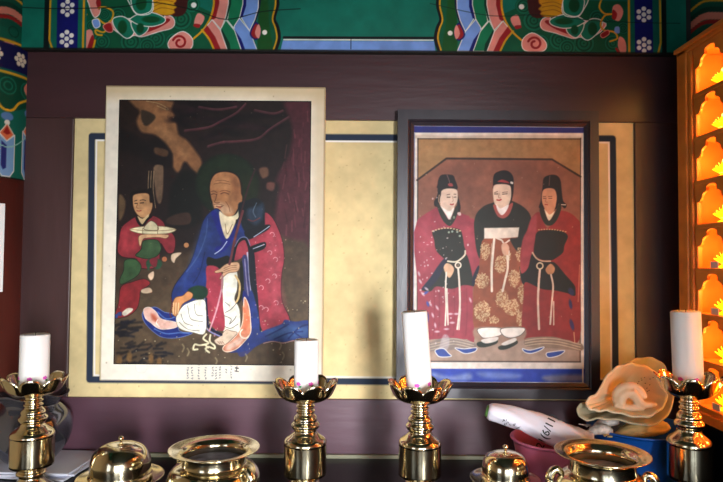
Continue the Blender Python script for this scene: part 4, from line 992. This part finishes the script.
# folded papers and bulbous pot at the far left
fpz = TZ + .002
t = thing('folded_papers', 'white folded papers lying under the bulbous pot at the left', 'paper', (-.84, 1.575, fpz))
for k in range(3):
    o = boxes('paper_sheet', [(-.135, .135, -.09, .09, k * .006, k * .006 + .0052)], M_paper, t, .0015); o.rotation_euler = (0, 0, R((-7, 3, -3)[k]))
M_pot = mat('dark_grey_blue_glaze', (112, 112, 122), .14, .85)
t = thing('bulbous_pot', 'dark glossy bulbous pot with flared rim behind the leftmost candlestick', 'pot', (-.855, 1.578, fpz + .0185))
def potfn(p, th, q):
    k = max(0, (p.z - .15) / .03); return Vector((p.x * (1 + .05 * k * math.cos(6 * th)), p.y * (1 + .05 * k * math.cos(6 * th)), p.z + .004 * k * math.sin(6 * th)))
lathe('body', refine([(0, 0), (.05, 0), (.07, .008), (.1, .05), (.108, .09), (.1, .125), (.078, .148), (.072, .158), (.088, .176), (.098, .184), (.095, .186), (.07, .162), (.06, .15), (.09, .1), (.05, .02), (0, .02)], 3), M_pot, t, 60, closed=False, fn=potfn); t.scale = (.9, .9, .93)
# ---------------------------------------------------------------- pink basin with wrapped bundle
pk = thing('pink_basin', 'pink plastic basin holding the white wrapped bundle', 'basin', (.463, 1.455, TZ + .002))
lathe('body', refine([(0, .002), (.048, .002), (.052, 0), (.058, .002), (.082, .06), (.093, .110), (.096, .114), (.100, .117), (.100, .120), (.096, .121), (.090, .112), (.078, .06), (.054, .006), (0, .006)], 2), M_pink, pk, 60, closed=False)
bd = thing('wrapped_bundle', 'white plastic-wrapped bundle with handwritten black marks leaning in the pink basin', 'bundle', (0, 0, 0))
A = at(488, 411, 1.47); B = at(522, 420, 1.455); C_ = at(556, 433, 1.435); D_ = at(588, 447, 1.42)
pts = crm([A, B, C_, D_], 8)
k = len(pts)
rad = [.0215 + .020 * (i / k) ** .8 for i in range(k)]; rad[0] = .0185
V_, F_ = tube_geo(pts, rad, 28, (1, .85))
rs = np.random.RandomState(4)
V2 = []
ax = (D_ - A).normalized()
for i, v in enumerate(V_):
    ring_, kk = divmod(i, 28); c = pts[ring_]; d = v - c
    f = 1 + .07 * math.sin(kk * 2 * math.pi / 28 * 3 + ring_ * .3) + .05 * math.sin(kk * 1.3 + ring_ * .8) + .05 * abs(math.sin(ring_ * .7 + kk * .45)) + rs.uniform(-.018, .018)
    V2.append(c + d * f)
wb = mesh('wrapper', V2, F_, M_bag, bd, True)
gp = tube('green_tip', [A + ax * -.005, A + ax * .002], [.013, .0165], mat('green_leaf_tip', (84, 130, 62), .6), bd, 16)
bvh = BVHTree.FromPolygons([tuple(v) for v in V2], F_)
def text_on(txt, centre, size, updir, name, m, parent, toward, w=1.0):
    cu = bpy.data.curves.new(name, 'FONT'); cu.body = txt; cu.size = size; cu.align_x = 'CENTER'; cu.align_y = 'CENTER'; cu.resolution_u = 3; cu.offset = size * .012
    to = bpy.data.objects.new(name + '_tmp', cu); COL.objects.link(to)
    bpy.context.view_layer.update()
    me = bpy.data.meshes.new_from_object(to.evaluated_get(bpy.context.evaluated_depsgraph_get()))
    bpy.data.objects.remove(to)
    bm = bmesh.new(); bm.from_mesh(me); bmesh.ops.triangulate(bm, faces=bm.faces); bmesh.ops.subdivide_edges(bm, edges=[e for e in bm.edges if e.calc_length() > size * .15], cuts=2)
    n = -toward.normalized(); x = updir.normalized(); y = n.cross(x).normalized()
    for v in bm.verts:
        p = centre + x * v.co.x * w + y * v.co.y
        h, nn, _, _ = bvh.ray_cast(p + n * .1, -n)
        v.co = (h + n * .0008) if h else p
    bm.to_mesh(me); bm.free()
    return link(name, me, m, parent)
tw = (C_ - CAMP).normalized()
rd = (at(554, 420, 1.44) - at(543, 445, 1.44))
text_on('21(6/11)', at(547, 431.5, 1.44), .0255, rd, 'handwritten_note', M_ink, bd, tw)
rs_ = random.Random(2)
Vs, Fs = [], []
for cxp, cyp in ((503, 419), (506, 421.5), (509.5, 423), (513, 425), (505, 424.5), (517, 428)):
    for q in range(3):
        a = at(cxp + rs_.uniform(-1.5, 1.5), cyp + rs_.uniform(-1.2, 1.2), 1.4); b = a + Vector((rs_.uniform(-.005, .005), 0, rs_.uniform(-.004, .004)))
        ha = bvh.ray_cast(CAMP, (a - CAMP).normalized())[0]; hb_ = bvh.ray_cast(CAMP, (b - CAMP).normalized())[0]
        if ha and hb_ and (ha - hb_).length < .02:
            tube_geo([ha - tw * .0004, hb_ - tw * .0004], .0007, 6, (1, 1), Vs, Fs)
if Vs: mesh('pen_marks', Vs, Fs, M_ink, bd)
# ---------------------------------------------------------------- blue basin, dried fish, curled shell
bb = thing('blue_basin', 'blue plastic basin under the curled shell, holding dried fish', 'basin', (.695, 1.51, TZ + .002))
lathe('body', refine([(0, .002), (.07, .002), (.075, 0), (.08, .002), (.10, .07), (.118, .128), (.123, .132), (.125, .136), (.122, .138), (.114, .128), (.096, .07), (.074, .008), (0, .006)], 2), M_blue, bb, 64, closed=False)
M_fish = mat('dried_fish_skin', (204, 170, 110), .7, var=.3, vscale=60, bump=.6, bscale=140, stretch=(.4, 1, 2))
M_fish2 = mat('pale_spotted_fish_skin', (206, 196, 186), .65, var=.4, vscale=70, bump=.5, bscale=110)
def fish(name, label, a, b, r, m, seed):
    t = thing(name, label, 'fish', tuple((a + b) / 2)); c = (a + b) / 2
    n = 22; pts = [a + (b - a) * (i / n) + Vector((0, 0, .006 * math.sin(i / n * 5))) for i in range(n + 1)]
    rr = [max(.003, r * (math.sin(min(1, (i / n) * 1.06 + .02) * math.pi) ** .55) * (1.1 - .5 * i / n)) for i in range(n + 1)]
    V, F = tube_geo([p - c for p in pts], rr, 20, (1, .75))
    rs = random.Random(seed); V = [v * 1 + Vector((rs.uniform(-1, 1), rs.uniform(-1, 1), rs.uniform(-1, 1))) * .0012 for v in V]
    mesh('body', V, F, m, t, True)
    d = (b - a).normalized(); s = d.cross(Vector((0, 0, 1))).normalized()
    e = b - c
    T0 = [e - d * .004, e + d * .022 + s * .014, e + d * .016, e + d * .022 - s * .014]
    V = [p + Vector((0, 0, .001)) for p in T0] + [p - Vector((0, 0, .001)) for p in T0]
    mesh('tail_fin', V, [(0, 1, 2), (0, 2, 3), (4, 6, 5), (4, 7, 6), (0, 4, 5, 1), (1, 5, 6, 2), (2, 6, 7, 3), (3, 7, 4, 0)], m, t)
    return t
fish('dried_fish', 'yellowish dried fish lying across the blue basin', at(668, 427, 1.50), at(608, 434, 1.44), .033, M_fish, 1)
fish('dried_fish', 'pale spotted dried fish poking out left between shell and brass vessel', at(618, 423, 1.50), at(590, 425, 1.47), .017, M_fish2, 2)
fish('dried_fish', 'brownish dried fish head showing above the wide brass rim', at(612, 432, 1.455), at(583, 430, 1.43), .018, M_fish2, 3)

def shell_mat(name, c1, c2, rough=.5):
    m = mat(name, c1, rough, bump=.2, bscale=30); nt = m.node_tree; b = nt.nodes['Principled BSDF']
    tc = nt.nodes.new('ShaderNodeTexCoord'); n = nt.nodes.new('ShaderNodeTexNoise'); n.inputs['Scale'].default_value = 9
    nt.links.new(tc.outputs['Object'], n.inputs[0]); rp = nt.nodes.new('ShaderNodeValToRGB')
    rp.color_ramp.elements[0].position = .4; rp.color_ramp.elements[1].position = .6
    rp.color_ramp.elements[0].color = (*lin(c1), 1); rp.color_ramp.elements[1].color = (*lin(c2), 1)
    nt.links.new(n.outputs[0], rp.inputs[0]); nt.links.new(rp.outputs[0], b.inputs['Base Color'])
    return m
M_sh1 = shell_mat('beige_shell', (226, 194, 156), (198, 190, 158)); M_sh2 = shell_mat('grey_green_shell', (168, 164, 134), (190, 176, 146)); M_sh3 = mat('shell_flesh', (226, 190, 152), .5, var=.1, vscale=30, bump=.3, bscale=60)
def cup(name, rim_px, deep, m, parent, off, push=.06, thick=.004, power=1.6):
    rim = [at(x, y, Y) for x, y, Y in rim_px]
    rim = crm(rim, 7, True); N = len(rim); K = 16; c = at(*deep)
    V, F = [], []
    for i in range(K):
        t = 1 - i / K
        for k, p in enumerate(rim):
            q = c + (p - c) * t
            q = q + Vector((0, 1, -.25)) * push * (1 - t ** power) * (1 if i else 0)
            q = q + Vector((0, 0, 1)) * (.0016 * math.sin(k * .9 + i * .6) * t)
            V.append(q - off)
    V.append(c + Vector((0, 1, -.25)) * push - off)
    for i in range(K - 1):
        for k in range(N):
            a, b = i * N + k, i * N + (k + 1) % N; F.append((a, b, b + N, a + N))
    for k in range(N): F.append(((K - 1) * N + k, (K - 1) * N + (k + 1) % N, K * N))
    o = mesh(name, V, F, m, parent, True)
    md = o.modifiers.new('thick', 'SOLIDIFY'); md.thickness = thick; md.offset = 0
    md = o.modifiers.new('sub', 'SUBSURF'); md.levels = 1; md.render_levels = 1
    return o
sl = at(625, 400, 1.47)
sh = thing('curled_shell', 'large beige curled shell lying on the blue basin', 'shell', tuple(sl))
cup('outer_shell', [(577, 412, 1.42), (579, 405, 1.43), (590, 402, 1.45), (600, 392, 1.475), (612, 372, 1.51), (632, 360, 1.545), (648, 357, 1.56), (662, 362, 1.56), (671, 378, 1.54), (674, 400, 1.49), (666, 418, 1.45), (648, 426, 1.43), (622, 421, 1.415), (600, 419, 1.41), (584, 420, 1.41)], (640, 400, 1.50), M_sh2, sh, sl, .075, .006)
cup('inner_shell', [(586, 404, 1.415), (588, 399, 1.42), (598, 392, 1.43), (605, 378, 1.46), (615, 368, 1.485), (628, 363.5, 1.50), (643, 365, 1.51), (658, 373, 1.51), (667, 388, 1.48), (667, 401, 1.45), (660, 411, 1.425), (645, 417.5, 1.41), (625, 415, 1.405), (608, 411, 1.405), (596, 411, 1.405), (588, 408, 1.408)], (636, 394, 1.47), M_sh1, sh, sl, .075, .0065)
rs_ = random.Random(9); dots = []
for _ in range(16):
    a = at(rs_.uniform(637, 655), rs_.uniform(376, 396), 1.3) ; dots.append(a)
in_ = [o for o in sh.children if o.name == 'inner_shell'][0]; bv = BVHTree.FromPolygons([v.co + sl for v in in_.data.vertices], [tuple(p.vertices) for p in in_.data.polygons])
Vs, Fs = [], []
for a in dots:
    d_ = (a - CAMP).normalized(); h = bv.ray_cast(CAMP, d_)[0]
    if h: h = h - d_ * .004; tube_geo([h - sl - Vector((.0012, 0, 0)), h - sl + Vector((.0012, 0, .0008))], .0009, 6, (1, 1), Vs, Fs)
if Vs: mesh('dark_specks', Vs, Fs, M_ink, sh)
lumps = []
def coil():
    V, F = [], []
    Yc = 1.452
    ch = [([(616, 402), (617, 393), (623, 387.5), (632, 386), (640, 390), (645, 398)], [.010, .011, .011, .010, .009, .007], 0),
          ([(620, 404), (622, 396), (628, 393), (634, 396), (638, 403), (640, 407)], [.012, .013, .012, .011, .009, .006], -.006),
          ([(631, 391), (637, 397), (643, 404), (650, 405), (657, 404)], [.009, .009, .008, .007, .004], -.010),
          ([(614, 404), (622, 407), (632, 408), (644, 408)], [.007, .009, .009, .006], -.006)]
    for pts, rr, dy in ch:
        P_ = crm([at(x, y, Yc + dy) for x, y in pts], 5); n = len(P_)
        r_ = [float(np.interp(i / (n - 1) * (len(rr) - 1), range(len(rr)), rr)) for i in range(n)]
        tube_geo([p - sl for p in P_], r_, 14, (1, 1), V, F)
    o = mesh('coiled_core', V, F, M_sh3, sh, True)
    md = o.modifiers.new('merge', 'REMESH'); md.mode = 'VOXEL'; md.voxel_size = .0022; md.use_smooth_shade = True
    md = o.modifiers.new('soft', 'SMOOTH'); md.iterations = 6
coil()
# ---------------------------------------------------------------- cabinet of small lit lotus lamps
CX = .84
def zpx(y, Y=1.505, X=697): return at(X, y, Y).z
Z0 = zpx(413); Z1 = zpx(45)
shelf = [zpx(y) for y in (95.5, 139, 183, 226.5, 270, 315, 361)]
step = (shelf[0] - shelf[-1]) / 6
ytop = shelf[0] + step; ybot = shelf[-1] - step
YF, YN = 1.590, -.62           # far and near ends; unseen near part lengthened to shade the right corner
ce = YF - .075; cwid = (ce - YN - .02) / 15
cab = thing('lamp_cabinet', 'tall amber-lit wooden cabinet of small niches at the right edge', 'cabinet', (CX, ce, Z0))
oc = Vector((CX, ce, Z0))
def loc_(b): return (b[0] - oc.x, b[1] - oc.x, b[2] - oc.y, b[3] - oc.y, b[4] - oc.z, b[5] - oc.z)
dp = .085
boxes('carcass', [loc_(b) for b in ((CX + dp, CX + dp + .01, YN, YF, ybot - .02, ytop + .02), (CX + .012, CX + dp, ce + .012, ce + .022, ybot - .02, ytop + .02), (CX + .012, CX + dp, YF - .012, YF, ybot - .02, ytop + .02), (CX + .012, CX + dp, YN, YN + .012, ybot - .02, ytop + .02))], M_amber, cab, .001)
boxes('stile', [loc_(b) for b in ((CX, CX + .022, ce + .030, YF, ybot - .03, ytop + .03), (CX + .004, CX + .022, ce + .012, ce + .027, ybot - .03, ytop + .03), (CX + .009, CX + .022, ce, ce + .010, ybot - .02, ytop + .02))], M_amber, cab, .003)
boxes('cornice', [loc_(b) for b in ((CX - .006, CX + dp + .01, YN, YF + .004, ytop + .022, ytop + .034), (CX, CX + dp + .01, YN, YF, ytop + .012, ytop + .023), (CX + .006, CX + dp, YN, ce + .01, ytop, ytop + .013))], M_amber, cab, .002)
boxes('base_rail', [loc_(b) for b in ((CX, CX + dp + .01, YN, YF, ybot - .035, ybot - .012), (CX + .006, CX + dp, YN, ce + .01, ybot - .013, ybot + .002))], M_amber, cab, .002)
for z in shelf: boxes('shelf', [loc_((CX + .002, CX + dp, YN, ce + .001, z - .006, z + .005))], M_amber, cab, .0015)
# cusped fretwork below each shelf
def fret(ztop):
    V, F = [], []
    n = 15; h = step * .40
    # one arch profile over -1..1 of the cell: depth of the board below the shelf
    prof = [(-1, .62), (-.93, .95), (-.80, 1.0), (-.66, .93), (-.58, .78), (-.56, .62), (-.50, .52), (-.40, .46), (-.30, .42), (-.34, .28), (-.28, .14), (-.14, .07), (0, .05)]
    prof = prof + [(-x, y) for x, y in prof[-2::-1]]
    x0, x1 = CX + .004, CX + .010
    ys, ds = [], []
    for c in range(n):
        cy = ce - cwid * (c + .5)
        for (u, d) in prof:
            ys.append(cy - u * cwid / 2); ds.append(d * h)
    for y, d in zip(ys, ds):
        V += [(x0, y, ztop), (x0, y, ztop - d), (x1, y, ztop), (x1, y, ztop - d)]
    for i in range(len(ys) - 1):
        a = i * 4; b = a + 4
        F += [(a, b, b + 1, a + 1), (a + 2, a + 3, b + 3, b + 2), (a + 1, b + 1, b + 3, a + 3), (a, a + 2, b + 2, b)]
    V = [Vector(v) - oc for v in V]
    return mesh('fretwork', V, F, M_amber, cab)
for z in [ytop] + [s - .006 for s in shelf]: fret(z)
# lotus lamp: two rings of petals, a small figure and its own light
M_lamp = mat('glowing_yellow_resin', (250, 170, 20), .4, emit=(255, 176, 14), estr=2.6)
M_lamp2 = mat('glowing_pale_core', (255, 220, 110), .4, emit=(255, 222, 90), estr=5.0)
M_tag = mat('grey_name_tag', (214, 216, 228), .6)
def lamp(loc, label):
    t = thing('lotus_lamp', label, 'lamp', loc, 'small glowing lotus lamps in the cabinet niches')
    V, F = [], []
    for ring_, (n, R0, H, tilt) in enumerate(((8, .027, .014, .5), (7, .021, .021, .9), (5, .013, .028, 1.2))):
        for k in range(n):
            a = 2 * math.pi * (k + ring_ * .5) / n; ca, sa = math.cos(a), math.sin(a); b = len(V)
            wv = .0085
            for (q, ww) in ((0.1, .4), (.45, 1.0), (.8, .8), (1.0, .05)):
                r = R0 * q; z = .008 + H * q ** 1.6
                for s_ in (-1, 0, 1):
                    V.append((r * ca - s_ * wv * ww * sa, r * sa + s_ * wv * ww * ca, z + (.002 if s_ else 0)))
            for i in range(3):
                for j in range(2): F.append((b + i * 3 + j, b + i * 3 + j + 1, b + i * 3 + j + 4, b + i * 3 + j + 3))
    p = mesh('petals', V, F, M_lamp, t, True); md = p.modifiers.new('t', 'SOLIDIFY'); md.thickness = .0012
    lathe('base', [(0, 0), (.016, 0), (.017, .004), (.010, .008), (.008, .012), (0, .012)], M_lamp, t, 20, closed=False)
    lathe('seated_figure', refine([(0, .012), (.012, .012), (.0125, .017), (.008, .024), (.0075, .030), (.0045, .034), (.0055, .039), (.0045, .044), (.0015, .047), (0, .048)], 2), M_lamp2, t, 18, closed=False)
    l = bpy.data.lights.new('lamp_light', 'POINT'); l.energy = .15; l.color = (1, .62, .13); l.shadow_soft_size = .008
    lo = bpy.data.objects.new('lamp_light', l); COL.objects.link(lo); lo.parent = t; lo.location = (-.012, .022, .05)
    return t
floors = shelf + [ybot]
names = ['topmost', 'second from top', 'third from top', 'fourth from top', 'fifth from top', 'sixth from top', 'seventh from top', 'lowest']
first = None
for ri, z in enumerate(floors):
    for ci in range(4):
        L0 = (CX + .040, ce - cwid * (ci + .5) + .004, z + (.0055 if ri < 7 else .0025))
        lb = f'small glowing yellow lotus lamp, {names[ri]} in the cabinet column nearest the wall' if ci == 0 else f'small glowing lotus lamp, {names[ri]}, in cabinet column {(0, "two", "three", "four")[ci]} from the wall'
        if first is None: first = lamp(L0, lb)
        else:
            o = copy_tree(first); o.location = L0; o['label'] = lb
for ri, nm in ((3, 'upper'), (4, 'middle'), (5, 'lower'), (6, 'lowest')):
    z = floors[ri + 1] if ri < 7 else ybot
tg = None
for ri, lb in ((4, 'grey name tag on the shelf edge, above and right of the rightmost candle'), (5, 'grey name tag on the shelf edge just right of the tall right candle'), (7, 'grey name tag at the bottom of the cabinet by the right candlestick')):
    z = floors[ri] + .0055
    o = boxes('name_tag', [(-.001, .001, -.015, .015, 0, .016)], M_tag, None, .0003); o.location = (CX + .012, ce - cwid * .5 + .004, z if ri < 7 else ybot + .003)
    tag(o, lb, 'tag', 'name tags in the cabinet')
# masonry ledge under the cabinet
o = boxes('cabinet_base', [(CX + .005, CX + dp, YN, YF - .01, 0, ybot - .036)], M_lacquer, None, .003); tag(o, 'black base board under the glowing cabinet', 'base')
# notice paper on the left column
V, F = [], []
Yn = 1.75
a0, a1 = R(-75), R(-30)
zt_, zb_ = at(2, 205, 1.66).z, at(2, 291, 1.66).z
for k in range(9):
    a = a0 + (a1 - a0) * k / 8
    V += [(cxl + .137 * math.cos(a), 1.69 + .137 * math.sin(a), zt_), (cxl + .137 * math.cos(a), 1.69 + .137 * math.sin(a), zb_)]
for k in range(8): F.append((2 * k, 2 * k + 1, 2 * k + 3, 2 * k + 2))
o = mesh('notice_paper', V, F, mat('notice_paper_white', (246, 246, 244), .6), None); tag(o, 'white paper notice stuck on the left column', 'paper')
md = o.modifiers.new('t', 'SOLIDIFY'); md.thickness = .0004
